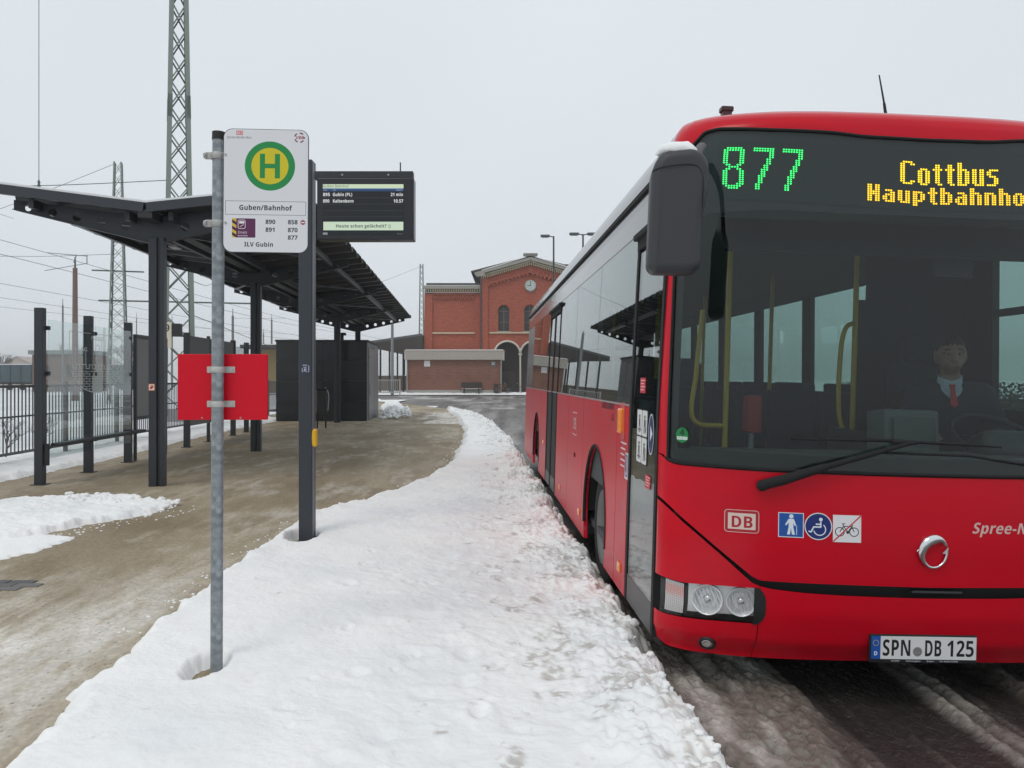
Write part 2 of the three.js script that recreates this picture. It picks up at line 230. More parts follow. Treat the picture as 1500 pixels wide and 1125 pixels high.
{ // loose clods
  const geos = [];
  const clod = (x, y, z, r) => { const g = new THREE.IcosahedronGeometry(r, r > 0.018 ? 2 : 1), p = g.attributes.position; const s = rnd() * 100; for (let i = 0; i < p.count; i++) { const ax = p.getX(i) / r, ay = p.getY(i) / r, az = p.getZ(i) / r, k = 0.35 + 0.75 * fbm(ax * 1.7 + s, ay * 1.7 + az * 0.9, 2, 5) + 0.55 * fbm(az * 2.6 - s, ax * 2.6 - ay * 1.3, 2, 8); p.setXYZ(i, p.getX(i) * k * 1.1 + x, p.getY(i) * k * 0.75 + y, p.getZ(i) * k + z); } geos.push(mergeVertices(flat(g).deleteAttribute('normal').deleteAttribute('uv'), 1e-4)); };
  for (let k = 0; k < 420; k++) { const d = 2.4 + 22 * rnd() ** 2, X = XR(d) - Math.abs(rr(-0.15, 0.5)) * rnd(); clod(X, snowY(X, d) + 0.001, -d, rr(0.006, 0.022) * (rnd() < 0.05 ? 1.8 : 1)); }
  for (let k = 0; k < 160; k++) { const d = 5 + 16 * rnd() ** 1.5, X = XL(d) + rr(-0.18, 0.1); clod(X, Math.max(0.122, snowY(X, d)), -d, rr(0.004, 0.013)); }
  for (let k = 0; k < 46; k++) { const d = rr(1.9, 4.6), X = XR(d) + 0.1 + 0.6 * rnd() * rnd(); clod(X, 0.012, -d, rr(0.006, 0.016)); }
  for (let k = 0; k < 60; k++) { const t = rnd(), p = gp(lerp(60, 285, t), lerp(788, 742, t) + rr(-3, 9)); clod(p.x, 0.123, p.z, rr(0.004, 0.014)); }
  for (let k = 0; k < 150; k++) { const p = gp(rr(556, 601), rr(601, 614)); clod(p.x, 0.14 + 0.22 * rnd() * smooth((600 - 556) / 40), p.z, rr(0.03, 0.09)); }
  for (let k = 0; k < 140; k++) { const t = rnd(), p = gp(lerp(95, 262, t), lerp(733, 742, t) + rr(-4, 6)); clod(p.x, 0.17 - 0.03 * t + rr(0, 0.03), p.z, rr(0.012, 0.04)); }
  const g = mergeGeometries(geos.map(q => { q.computeVertexNormals(); return q; })); g.setAttribute('uv', new THREE.BufferAttribute(new Float32Array(g.attributes.position.count * 2), 2));
  const p = g.attributes.position, uv = g.attributes.uv; for (let i = 0; i < p.count; i++) uv.setXY(i, p.getX(i), p.getZ(i));
  tag(mesh('snow_clods', g, M.snow, scene, true), 'loose lumps of snow along the edges', 'snow', null, 'stuff');
}
{ // churned slush on the road ahead of the bus
  const slush = std([1, 1, 1], 0.42, 0, { map: rep(mottled([196, 192, 188], [255, 252, 250], 26, 121), 1.3), bumpMap: rep(grainTex, 2.5), bumpScale: 0.006, vertexColors: true });
  const nd = 520, nx = 480, col = [];
  const g = gridMesh(nd, nx, (i, j) => {
    const d = lerp(1.0, 10, (i / (nd - 1)) ** 1.5), X = lerp(0.25, 7.5, (j / (nx - 1)) ** 1.2) - 0.045 * (d - 1), s = X + 0.045 * d + 0.05 * (fbm(X * 1.1, d * 0.8, 2, 131) - 0.5);
    const e = smooth((d - 1) / 0.6) * smooth((10 - d) / 2) * smooth((s - 0.5) / 0.4) * smooth((7.3 - s) / 1.5);
    const broad = fbm(s * 1.6, d * 0.22, 3, 130), ruts = fbm(s * 8, d * 0.45, 3, 132), ridge = smooth((0.62 * broad + 0.38 * ruts - 0.36) * 5), tread = fbm(s * 26, d * 5, 3, 134), crumb = 0.6 * worley(s * 16 + tread, d * 13, 136) + 0.4 * worley(s * 34, d * 30, 137), fine = fbm(s * 60, d * 50, 2, 138);
    const h = 0.055 * ridge + 0.022 * (tread - 0.5) * (0.4 + ridge) + 0.05 * (crumb - 0.3) * (0.15 + ridge) + 0.02 * (fine - 0.5);
    const side = smooth((0.55 - (X - XR(d)) + 0.5 * (broad - 0.5)) / 0.5), pale = clamp(ridge * (0.25 + 0.9 * crumb + 1.2 * (tread - 0.45)) + 0.45 * side * clamp(0.3 + crumb));
    const snowy = smooth((fbm(s * 3.2, d * 0.9, 3, 141) - 0.62) * 9) * ridge;
    const c = mixc(mixc([0.040, 0.036, 0.034], [0.24, 0.215, 0.195], pale), [0.62, 0.60, 0.58], snowy * clamp(0.2 + crumb)); col.push(c[0], c[1], c[2]);
    return [X, lerp(-0.02, Math.max(-0.012, h) + 0.008, e), -d];
  });
  g.setAttribute('color', new THREE.Float32BufferAttribute(col, 3));
  tag(mesh('road_slush', g, slush, scene, true), 'churned brown slush with wheel ruts on the road', 'slush', null, 'stuff');
}

// ---------- bus stop sign ----------
const serifless = 'sans-serif';
function logoBox(x, X, Y, W, H, bg) { // red rounded logo frame with two letters
  x.lineJoin = 'round'; x.fillStyle = bg; x.fillRect(X, Y, W, H); x.strokeStyle = '#c1152c'; x.lineWidth = H * 0.12; x.strokeRect(X + H * 0.1, Y + H * 0.1, W - H * 0.2, H * 0.8);
  x.fillStyle = '#c1152c'; x.font = `bold ${H * 0.72}px ${serifless}`; x.textAlign = 'center'; x.textBaseline = 'middle'; x.fillText('DB', X + W / 2, Y + H * 0.53);
}
{
  const t = thing('bus_stop_sign', 'grey galvanised bus stop post with white round-letter sign and red board', 'bus stop sign', [SIGN.x, 0, SIGN.z]);
  const top = 1.68 + (554 - 197) / F * 4.34;
  mesh('pole', cyl(V(0, 0.02, 0), V(0.012, top, 0), 0.0315, 0.0315, 24), M.galv, t);
  mesh('pole_cap', [cyl(V(0.012, top - 0.03, 0), V(0.012, top + 0.012, 0), 0.0345, 0.0335, 24)], M.black, t);
  const faceTex = canvasTex(1024, 1524, (x, w, h) => {
    x.fillStyle = '#dfe1e6'; x.fillRect(0, 0, w, h);
    logoBox(x, 148, 18, 84, 56, '#e9dfe2');
    x.fillStyle = '#4b4b54'; x.font = `italic 40px ${serifless}`; x.textAlign = 'left'; x.textBaseline = 'alphabetic'; x.fillText('Spree-Neiße-Bus', 30, 116, 340);
    x.strokeStyle = '#7d2038'; x.lineWidth = 16; x.setLineDash([46, 34]); x.beginPath(); x.arc(918, 92, 58, 0.6, 6.5); x.stroke(); x.setLineDash([]);
    x.fillStyle = '#8d1734'; x.font = `italic bold 52px ${serifless}`; x.textAlign = 'center'; x.fillText('VBB', 918, 110);
    const cx = 560, cy = 452; x.fillStyle = '#128a45'; x.beginPath(); x.arc(cx, cy, 306, 0, 7); x.fill(); x.fillStyle = '#d2c31c'; x.beginPath(); x.arc(cx, cy, 226, 0, 7); x.fill();
    x.fillStyle = '#128a45'; x.fillRect(cx - 122, cy - 152, 62, 304); x.fillRect(cx + 60, cy - 152, 62, 304); x.fillRect(cx - 70, cy - 28, 140, 56);
    x.strokeStyle = '#50535a'; x.lineWidth = 5; x.strokeRect(24, 892, 976, 168);
    x.fillStyle = '#2a2c33'; x.font = `72px ${serifless}`; x.textAlign = 'center'; x.lineWidth = 1.5; x.strokeStyle = '#2a2c33';
    const put = (s, X, Y, W) => { x.fillText(s, X, Y, W); x.strokeText(s, X, Y, W); };
    x.font = `bold 84px ${serifless}`; put('Guben/Bahnhof', 508, 1002, 690);
    x.font = `bold 74px ${serifless}`; put('890', 570, 1172, 164); put('891', 570, 1270, 164); put('858', 842, 1172, 164); put('870', 842, 1270, 164); put('877', 842, 1364, 156);
    x.fillStyle = '#8d1734'; x.beginPath(); x.arc(966, 1148, 30, 0, 7); x.fill(); x.fillStyle = '#dfe1e6'; x.fillRect(944, 1140, 44, 16);
    x.fillStyle = '#2a2c33'; x.font = `bold 76px ${serifless}`; x.lineWidth = 1; put('ILV Gubin', 430, 1456, 460);
    x.fillStyle = '#5a2150'; x.beginPath(); x.roundRect(104, 1108, 284, 238, 10); x.fill();
    x.save(); x.beginPath(); x.rect(104, 1108, 52, 238); x.clip(); x.fillStyle = '#d8b63a'; x.fillRect(104, 1108, 52, 238); x.fillStyle = '#3c1638'; for (let k = 0; k < 4; k++) { x.beginPath(); const y = 1140 + k * 78; x.moveTo(104, y - 20); x.lineTo(156, y + 14); x.lineTo(156, y + 52); x.lineTo(104, y + 18); x.fill(); } x.restore();
    x.strokeStyle = '#e6dfe6'; x.lineWidth = 7; x.beginPath(); x.roundRect(178, 1128, 86, 106, 18); x.stroke(); x.fillStyle = '#e6dfe6'; x.fillRect(190, 1142, 62, 30); x.beginPath(); x.moveTo(200, 1214); x.lineTo(244, 1184); x.stroke();
    x.font = `42px ${serifless}`; x.textAlign = 'left'; x.fillText('Ersatz', 176, 1296); x.font = `bold 22px ${serifless}`; x.fillText('Busverkehr', 176, 1330, 150);
  });
  const sw = 0.438, sh = 0.646, sy = 1.68 + (554 - 281) / F * 4.34, plate = new THREE.Group(); plate.name = 'sign_plate'; plate.position.set(0.268, sy, 0.014); plate.rotation.set(0, 0.05, -0.006); t.add(plate);
  mesh('plate_face', unitUV(ext(rrShape(sw, sh, 0.045), 0.006, 0.0015), sw, sh), std([1, 1, 1], 0.38, 0, { map: faceTex }), plate, true);
  mesh('plate_edge', ext((() => { const s = rrShape(sw + 0.006, sh + 0.006, 0.047); s.holes.push(rrShape(sw - 0.002, sh - 0.002, 0.044)); return s; })(), 0.007), M.anthraciteDark, plate).position.z = -0.0015;
  const clampBand = (y, w, name = 'clamp') => mesh(name, [new THREE.TorusGeometry(0.0335, 0.004, 6, 24).scale(1, 1, 5).rotateX(PI / 2).translate(0.008, y, 0), rbox(w, 0.038, 0.012, 0.004, 0, y, 0.012), rbox(0.02, 0.03, 0.028, 0.006, -0.052, y, 0.012), rbox(0.02, 0.03, 0.028, 0.006, 0.06, y, 0.012), cyl(V(-0.052, y, -0.012), V(-0.052, y, 0.036), 0.007), cyl(V(0.06, y, -0.012), V(0.06, y, 0.036), 0.007)], M.steel, t);
  clampBand(1.68 + (554 - 229) / F * 4.34, 0.11); clampBand(1.68 + (554 - 328) / F * 4.34, 0.11);
  const by = y => 1.68 - (y - 554) / F * 4.34;
  mesh('notice_board', rbox(0.476, 0.352, 0.022, 0.003, 0.018, by(567), -0.05, 0, 0.02), phys([0.62, 0.006, 0.022], { roughness: 0.35, specularIntensity: 0.4 }), t).userData.label = 'plain red board on the post';
  for (const x of [-0.09, 0.115]) mesh('rivet', cyl(V(x, by(567) - 0.165, -0.042), V(x, by(567) - 0.165, -0.036), 0.005, 0.004, 8), M.steel, t);
  for (const y of [541.5, 592]) { mesh('board_clamp', [rbox(0.15, 0.034, 0.006, 0.002, 0.012, by(y), -0.036), new THREE.TorusGeometry(0.0335, 0.004, 6, 24).scale(1, 1, 4.5).rotateX(PI / 2).translate(0.006, by(y), 0), cyl(V(0.07, by(y), -0.04), V(0.07, by(y), -0.024), 0.008, 0.008, 10)], std([0.5, 0.5, 0.48], 0.5, 0.3), t); }
}
// ---------- departure display ----------
{
  const t = thing('departure_display', 'dark departure monitor hanging from a square anthracite mast', 'display', [MAST.x, 0, MAST.z]), D = 7.83;
  const py = y => 1.68 - (y - 554) / F * D, px = x => (x - CX) / F * D - MAST.x;
  mesh('mast', rbox(0.13, py(235), 0.16, 0.012, 0.0, py(235) / 2 + 0.0, -0.03), std([0.030, 0.038, 0.050], 0.4), t);
  const edge = std([0.13, 0.15, 0.17], 0.35, 0.4); mesh('corner_strip', [box(0.014, py(235) - 0.2, 0.02, 0.067, py(235) / 2 + 0.08, 0.03)], edge, t);
  const hx0 = px(462), hx1 = px(606), hw = hx1 - hx0 - 0.02, hc = (hx0 + hx1) / 2 + 0.02;
  mesh('support_arm', rbox(hx1 - hx0, 0.075, 0.10, 0.008, (hx0 + hx1) / 2, py(258), 0), M.anthracite, t);
  for (const q of [503, 570]) mesh('bolt', cyl(V(px(q), py(258), 0.048), V(px(q), py(258), 0.056), 0.009), M.steel, t);
  const hous = mesh('housing', rbox(hw, py(263) - py(353), 0.16, 0.012, hc, (py(263) + py(353)) / 2, -0.01), std([0.012, 0.014, 0.02], 0.3), t);
  const tex = canvasTex(1024, 640, (x, w, h) => {
    x.fillStyle = '#0a0f16'; x.fillRect(0, 0, w, h);
    x.fillStyle = '#d9eac8'; x.fillRect(0, 0, w, 52); x.fillStyle = '#28436b'; x.fillRect(0, 52, w, 38); x.fillStyle = '#3f6fae'; x.fillRect(0, 52, w, 12);
    x.fillStyle = '#4a545c'; x.font = `46px ${serifless}`; x.textBaseline = 'alphabetic'; x.fillText('Guben Bahnhof', 2, 40, 350); x.fillStyle = '#b9c6d6'; x.font = `24px ${serifless}`; x.fillText('Linie', 4, 82); x.fillText('Ziel', 128, 82); x.fillText('Abfahrt', 930, 82, 90);
    x.fillStyle = '#0f1720'; for (const y of [170, 250, 330, 410]) { x.fillStyle = '#39434a'; x.fillRect(0, y, w, 4); }
    x.fillStyle = '#eef2f2'; x.font = `bold 58px ${serifless}`; x.fillText('895', 0, 150, 92); x.fillText('Gubin (PL)', 124, 150, 250); x.textAlign = 'right'; x.fillText('21 min', 1020, 150, 160); x.textAlign = 'left'; x.fillText('890', 0, 232, 84); x.fillText('Kaltenborn', 124, 232, 268); x.textAlign = 'right'; x.fillText('10.57', 1022, 232, 126);
    x.fillStyle = '#d6ead0'; x.fillRect(6, 474, w - 8, 108); x.fillStyle = '#3c4a4c'; x.font = `bold 58px ${serifless}`; x.textAlign = 'center'; x.fillText('Heute schon gelächelt? :)', 512, 548, 740);
    x.fillStyle = '#8f979a'; x.fillRect(0, 610, 60, 28); x.font = `22px ${serifless}`; x.textAlign = 'right'; x.fillText('Monitor', 1020, 634, 90);
  });
  const sx0 = px(475.5), sx1 = px(592.5), s0 = py(272.5), s1 = py(346), m = mesh('screen', unitUV(new THREE.PlaneGeometry(sx1 - sx0, s0 - s1), sx1 - sx0, s0 - s1), std([0, 0, 0], 0.12, 0, { emissive: 0xffffff, emissiveMap: tex, emissiveIntensity: 0.8 }), hous, true);
  m.position.set((sx0 + sx1) / 2, (s0 + s1) / 2, 0.0725);
  mesh('antenna', cyl(V(px(586.5), py(256), 0), V(px(586.5), py(238), 0), 0.006), M.black, t);
  mesh('call_button', [cyl(V(0.066, py(641), 0.02), V(0.082, py(641), 0.02), 0.092, 0.088, 24).scale(1, 1, 0.55), rbox(0.045, 0.17, 0.06, 0.02, 0.088, py(641), 0.03)], M.yellow, t).userData.label = 'yellow call button box';
  const stick = canvasTex(128, 128, (x) => { x.fillStyle = '#2b3550'; x.fillRect(0, 0, 128, 128); x.strokeStyle = '#c9cdd6'; x.lineWidth = 9; x.beginPath(); x.moveTo(20, 18); x.lineTo(84, 18); x.moveTo(30, 52); x.lineTo(76, 44); x.moveTo(40, 110); x.lineTo(46, 66); x.lineTo(74, 72); x.lineTo(52, 88); x.lineTo(86, 112); x.moveTo(108, 20); x.lineTo(108, 112); x.moveTo(14, 60); x.lineTo(16, 112); x.stroke(); });
  mesh('sticker', new THREE.PlaneGeometry(0.085, 0.09).translate(0.005, py(540), 0.0525), std([1, 1, 1], 0.5, 0, { map: stick }), t, true);
}
// ---------- platform shelter ----------
const SH = -0.06, axis = d => -4.444 - 0.06 * d;                       // line of posts
const ANG = Math.atan(0.06);
{
  const t = thing('platform_shelter', 'long dark steel shelter with butterfly roof of ribbed sheet on single posts', 'shelter', [axis(11.85), 0, -11.85], ANG);
  // local: z towards the camera along the post line, x across
  const zs = [0, -5.66, -11.32, -16.98, -22.64], zN = 0.4, zF = -23.15, half = 2.2, slope = 0.118, vy = 4.02;
  const H = w => vy + slope * w;
  for (const z of zs) {
    mesh('post', [rbox(0.115, 3.62, 0.14, 0.008, -0.02, 1.9, z), box(0.10, 3.6, 0.02, 0.075, 1.89, z + 0.02), rbox(0.05, 3.62, 0.13, 0.005, 0.11, 1.9, z - 0.004)], M.anthracite, t);
    for (const s of [-1, 1]) { // tapered cantilever with round holes
      const a = new THREE.Shape(); a.moveTo(0, 3.62); a.lineTo(1.98, H(1.98) - 0.155); a.lineTo(1.98, H(1.98) - 0.02); a.lineTo(0, vy - 0.02); a.closePath();
      for (let k = 0; k < 5; k++) { const x = 0.42 + k * 0.34, top = H(x) - 0.02, bot = lerp(3.62, H(1.98) - 0.155, x / 1.98), r = Math.min(0.062, (top - bot) * 0.3), hp = new THREE.Path(); hp.absarc(x, (top + bot) / 2 - 0.01, r, 0, PI * 2, true); a.holes.push(hp); }
      const w = ext(a, 0.012).translate(0, 0, z - 0.006), fl = bar(V(0, 3.615, z), V(1.98, H(1.98) - 0.16, z), 0.10, 0.012);
      const gs = [flat(w), flat(fl)]; if (s < 0) for (const g of gs) { g.applyMatrix4(new THREE.Matrix4().makeRotationY(PI)); g.translate(0, 0, 2 * z); }
      mesh('cantilever', gs, M.anthracite, t);
    }
  }
  for (const s of [-1, 1]) {
    for (const w of [0.3, 1.62]) mesh('purlin', rbox(0.07, 0.13, zN - zF - 0.3, 0.005, s * w, H(w) - 0.075, (zN + zF) / 2), w > 1 ? std([0.03, 0.034, 0.038], 0.35) : M.anthracite, t);
    for (let z = zN - 0.05, k = 0; z > zF + 0.4; z -= 0.85, k++) {          // ribbed sheets, one per trough
      const p = shapeOf([[0, 0], [0.10, 0], [0.16, 0.105], [0.74, 0.105], [0.80, 0], [0.846, 0], [0.846, 0.012], [0.808, 0.012], [0.748, 0.118], [0.152, 0.118], [0.092, 0.012], [0, 0.012]]);
      const g = flat(ext(p, half)); g.rotateY(PI / 2); // x along -z, extrusion along x
      if (s < 0) g.translate(-half, 0, 0);
      g.applyMatrix4(new THREE.Matrix4().makeRotationZ(s * Math.atan(slope))); g.translate(0, vy - 0.005, z);
      mesh('roof_sheet', g, k % 3 ? M.anthraciteDark : M.anthracite, t);
    }
    mesh('fascia', [bar(V(0.02 * s, H(0) + 0.05, zN), V(s * (half + 0.02), H(half) + 0.05, zN), 0.03, 0.13)], std([0.028, 0.034, 0.044], 0.4), t);
    mesh('fascia', [bar(V(0.02 * s, H(0) + 0.05, zF - 0.02), V(s * (half + 0.02), H(half) + 0.05, zF - 0.02), 0.03, 0.13)], M.anthracite, t);
    for (let k = 0; k < 4; k++) mesh('roof_brace', bar(V(s * 0.2, H(0.2) - 0.16, -1 - k * 5.66), V(s * 1.6, H(1.6) - 0.16, -4.4 - k * 5.66), 0.05, 0.03), M.anthracite, t);
    const rs = flat(box(half - 0.10, 0.03, zN - zF - 0.06)); { const q = rs.attributes.position; for (let i = 0; i < q.count; i++) q.setXYZ(i, s * (q.getX(i) + half / 2 - 0.05), q.getY(i) + H(q.getX(i) + half / 2 - 0.05) + 0.138, q.getZ(i) + (zN + zF) / 2); rs.computeVertexNormals(); }
    const sn = mesh('roof_snow', rs, M.pureSnow); sn.position.copy(t.position); sn.rotation.copy(t.rotation); tag(sn, s < 0 ? 'thin snow on the roof wing over the glass walls' : 'thin snow on the roof wing facing the road', 'snow', null, 'stuff');
  }
  mesh('gutter', rbox(0.2, 0.12, zN - zF, 0.01, 0, vy - 0.04, (zN + zF) / 2), M.anthraciteDark, t);
  for (const z of [-3, -8.6, -14.2, -19.8]) mesh('ceiling_lamp', [rbox(0.16, 0.05, 0.3, 0.02, -0.75, H(0.75) - 0.06, z)], std([0.35, 0.36, 0.36], 0.4), t);
  const warn = canvasTex(96, 96, x => { x.fillStyle = '#c8643c'; x.fillRect(0, 0, 96, 96); x.strokeStyle = '#e8e2d8'; x.lineWidth = 10; x.strokeRect(14, 14, 68, 68); x.beginPath(); x.moveTo(20, 24); x.lineTo(76, 74); x.stroke(); x.fillStyle = '#402018'; x.fillRect(36, 40, 26, 20); });
  mesh('warning_sticker', new THREE.PlaneGeometry(0.09, 0.10).translate(-0.03, 1.55, 0.0725), std([1, 1, 1], 0.5, 0, { map: warn }), t, true);
}
// ---------- windbreak walls ----------
{
  const ax = (d, o = 0) => -6.12 - 0.066 * d + o;                       // line of the wall posts
  const posts = [12, 13.57, 15.2, 18.5, 20.1, 22.3, 23.7];
  const base = (k, name, label) => thing(name, label, 'windbreak', [ax(posts[k]), 0, -posts[k]], Math.atan(0.066));
  const postAt = (t, z, w = 0.12) => mesh('post', [rbox(w, 2.6, 0.12, 0.006, 0, 1.41, z), box(0.2, 0.012, 0.2, 0, 0.126, z)], M.anthracite, t);
  const a = base(0, 'glass_windbreak', 'clear glass wall with etched castle crest between short dark posts');
  const zB = -1.575, zC = -3.21; [0, zB, zC].forEach(z => postAt(a, z));
  for (const [z0, z1] of [[-0.08, zB + 0.08], [zB - 0.08, zC + 0.08]]) {
    mesh('glass_pane', box(0.008, 2.05, z0 - z1 + 0.02, 0.075, 1.52, (z0 + z1) / 2), phys([0.90, 0.94, 0.935], { roughness: 0, transmission: 1, thickness: 0, ior: 1.5 }), a);
    for (const y of [2.42, 1.75, 0.66]) for (const z of [z0, z1]) mesh('glass_clip', rbox(0.05, 0.06, 0.07, 0.006, 0.07, y, z), M.anthraciteDark, a);
  }
  const crest = canvasTex(1024, 1024, (x) => {
    x.clearRect(0, 0, 1024, 1024); x.strokeStyle = 'rgba(232,240,240,0.85)'; x.lineWidth = 8; x.lineJoin = 'round';
    x.beginPath(); x.moveTo(60, 60); x.lineTo(964, 60); x.lineTo(964, 500); x.bezierCurveTo(964, 760, 760, 960, 512, 970); x.bezierCurveTo(264, 960, 60, 760, 60, 500); x.closePath(); x.stroke();
    x.save(); x.clip(); // wall with bricks
    const wallTop = 600; x.beginPath(); x.moveTo(60, wallTop); for (let k = 0; k < 9; k++) { const X = 60 + k * 104; x.lineTo(X, wallTop); x.lineTo(X, wallTop - 60); x.lineTo(X + 52, wallTop - 60); x.lineTo(X + 52, wallTop); } x.stroke();
    x.lineWidth = 5; for (let r = 0; r < 9; r++) { const y = 640 + r * 38; x.beginPath(); x.moveTo(60, y); x.lineTo(964, y); x.stroke(); for (let c = 0; c < 11; c++) { const X = 60 + c * 90 + (r % 2) * 45; x.beginPath(); x.moveTo(X, y); x.lineTo(X, y + 38); x.stroke(); } }
    x.lineWidth = 8; for (const [X, w, y] of [[512, 150, 150], [230, 170, 330], [794, 170, 330]]) { x.strokeRect(X - w / 2, y, w, 540 - y); x.beginPath(); x.moveTo(X - w / 2 - 20, y); for (let k = 0; k < 4; k++) { const q = X - w / 2 - 20 + k * (w + 40) / 3.5; x.lineTo(q, y - 50); x.lineTo(q + 22, y - 50); x.lineTo(q + 22, y); x.lineTo(q + 44, y); } x.stroke(); x.beginPath(); x.arc(X, y + 110, 32, PI, 0); x.lineTo(X + 32, y + 200); x.lineTo(X - 32, y + 200); x.closePath(); x.stroke(); }
    x.fillStyle = 'rgba(205,216,216,0.75)'; x.beginPath(); x.arc(512, 720, 90, PI, 0); x.lineTo(602, 980); x.lineTo(422, 980); x.closePath(); x.fill();
    x.beginPath(); x.moveTo(560, 300); x.bezierCurveTo(470, 420, 440, 520, 600, 520); x.stroke();
    x.restore();
  });
  const cw = 2.25; mesh('etched_crest', new THREE.PlaneGeometry(cw, 1.1).rotateY(PI / 2).translate(0.084, 1.93, -1.72), std([1, 1, 1], 0.7, 0, { map: crest, transparent: true }), a, true);
  mesh('leaning_rail', [rbox(0.16, 0.05, 3.3, 0.012, 0.20, 0.70, -1.7), box(0.12, 0.03, 0.04, 0.11, 0.68, 0), box(0.12, 0.03, 0.04, 0.11, 0.68, zB), box(0.12, 0.03, 0.04, 0.11, 0.68, zC), rbox(0.05, 0.32, 0.05, 0.005, 0.10, 0.56, 0)], M.anthraciteDark, a);
  // poster case between the crest wall and the first roof post
  const c = thing('poster_case', 'framed grey poster case next to the crest glass wall', 'poster case', [ax(15.5), 0, -15.5], Math.atan(0.066));
  mesh('case_frame', [box(0.06, 1.62, 0.05, 0.02, 1.7, 0.02), box(0.06, 1.62, 0.05, 0.02, 1.7, -1.6), box(0.06, 0.06, 1.62, 0.02, 2.48, -0.8), box(0.06, 0.06, 1.62, 0.02, 0.92, -0.8)], M.anthracite, c);
  mesh('poster_back', box(0.02, 1.5, 1.56, 0, 1.7, -0.79), std([0.20, 0.215, 0.21], 0.4), c);
  for (const z of [0.02, -1.6]) mesh('case_leg', box(0.05, 0.8, 0.05, 0.02, 0.5, z), M.anthracite, c);
  const b = base(3, 'panel_windbreak', 'grey panel wall with glass end bay between short dark posts'), zz = posts.slice(3).map(d => -(d - 18.5) * 1.002);
  zz.forEach((z, k) => postAt(b, z, k === 1 ? 0.06 : 0.12));
  for (const [z0, z1] of [[zz[0], zz[1]], [zz[1], zz[2]]]) mesh('wall_panel', box(0.03, 2.05, z0 - z1 - 0.14, 0.02, 1.62, (z0 + z1) / 2), std([0.115, 0.115, 0.12], 0.5), b);
  mesh('glass_pane', box(0.008, 2.0, zz[2] - zz[3] - 0.14, 0.02, 1.55, (zz[2] + zz[3]) / 2), M.glass, b);
}
// ---------- fence along the tracks ----------
{
  const dirX = d => -8.12 - 0.06 * d, L = 42, d0 = 10.5, t = thing('railing_fence', 'grey steel railing fence along the snowy railway yard', 'fence', [dirX(d0), 0, -d0], ANG);
  const fm = std([0.10, 0.105, 0.115], 0.45, 0.3);
  mesh('rail', rbox(0.045, 0.05, L, 0.006, 0, 1.53, -L / 2), fm, t); mesh('rail', rbox(0.045, 0.05, L, 0.006, 0, 0.32, -L / 2), fm, t); mesh('rail', box(0.02, 0.03, L, 0, 0.98, -L / 2), fm, t);
  const pg = flat(box(0.06, 1.62, 0.08)), sg = flat(box(0.014, 1.2, 0.026)); const rest = [];
  for (let z = -3.75, k = 0; z > -L - 0.1; z -= 2.5) { const m = new THREE.Mesh(pg, fm); m.name = 'fence_post'; m.position.set(0, 0.81, z); m.castShadow = m.receiveShadow = true; t.add(m); }
  for (let z = -0.1, k = 0; z > -L; z -= 0.125, k++) { if (k < 290) { const m = new THREE.Mesh(sg, fm); m.name = 'picket'; m.position.set(0, 0.92, z); m.castShadow = m.receiveShadow = true; t.add(m); } else rest.push(sg.clone().translate(0, 0.92, z)); }
  if (rest.length) mesh('picket_rest', rest, fm, t).userData.kind = 'stuff';
}
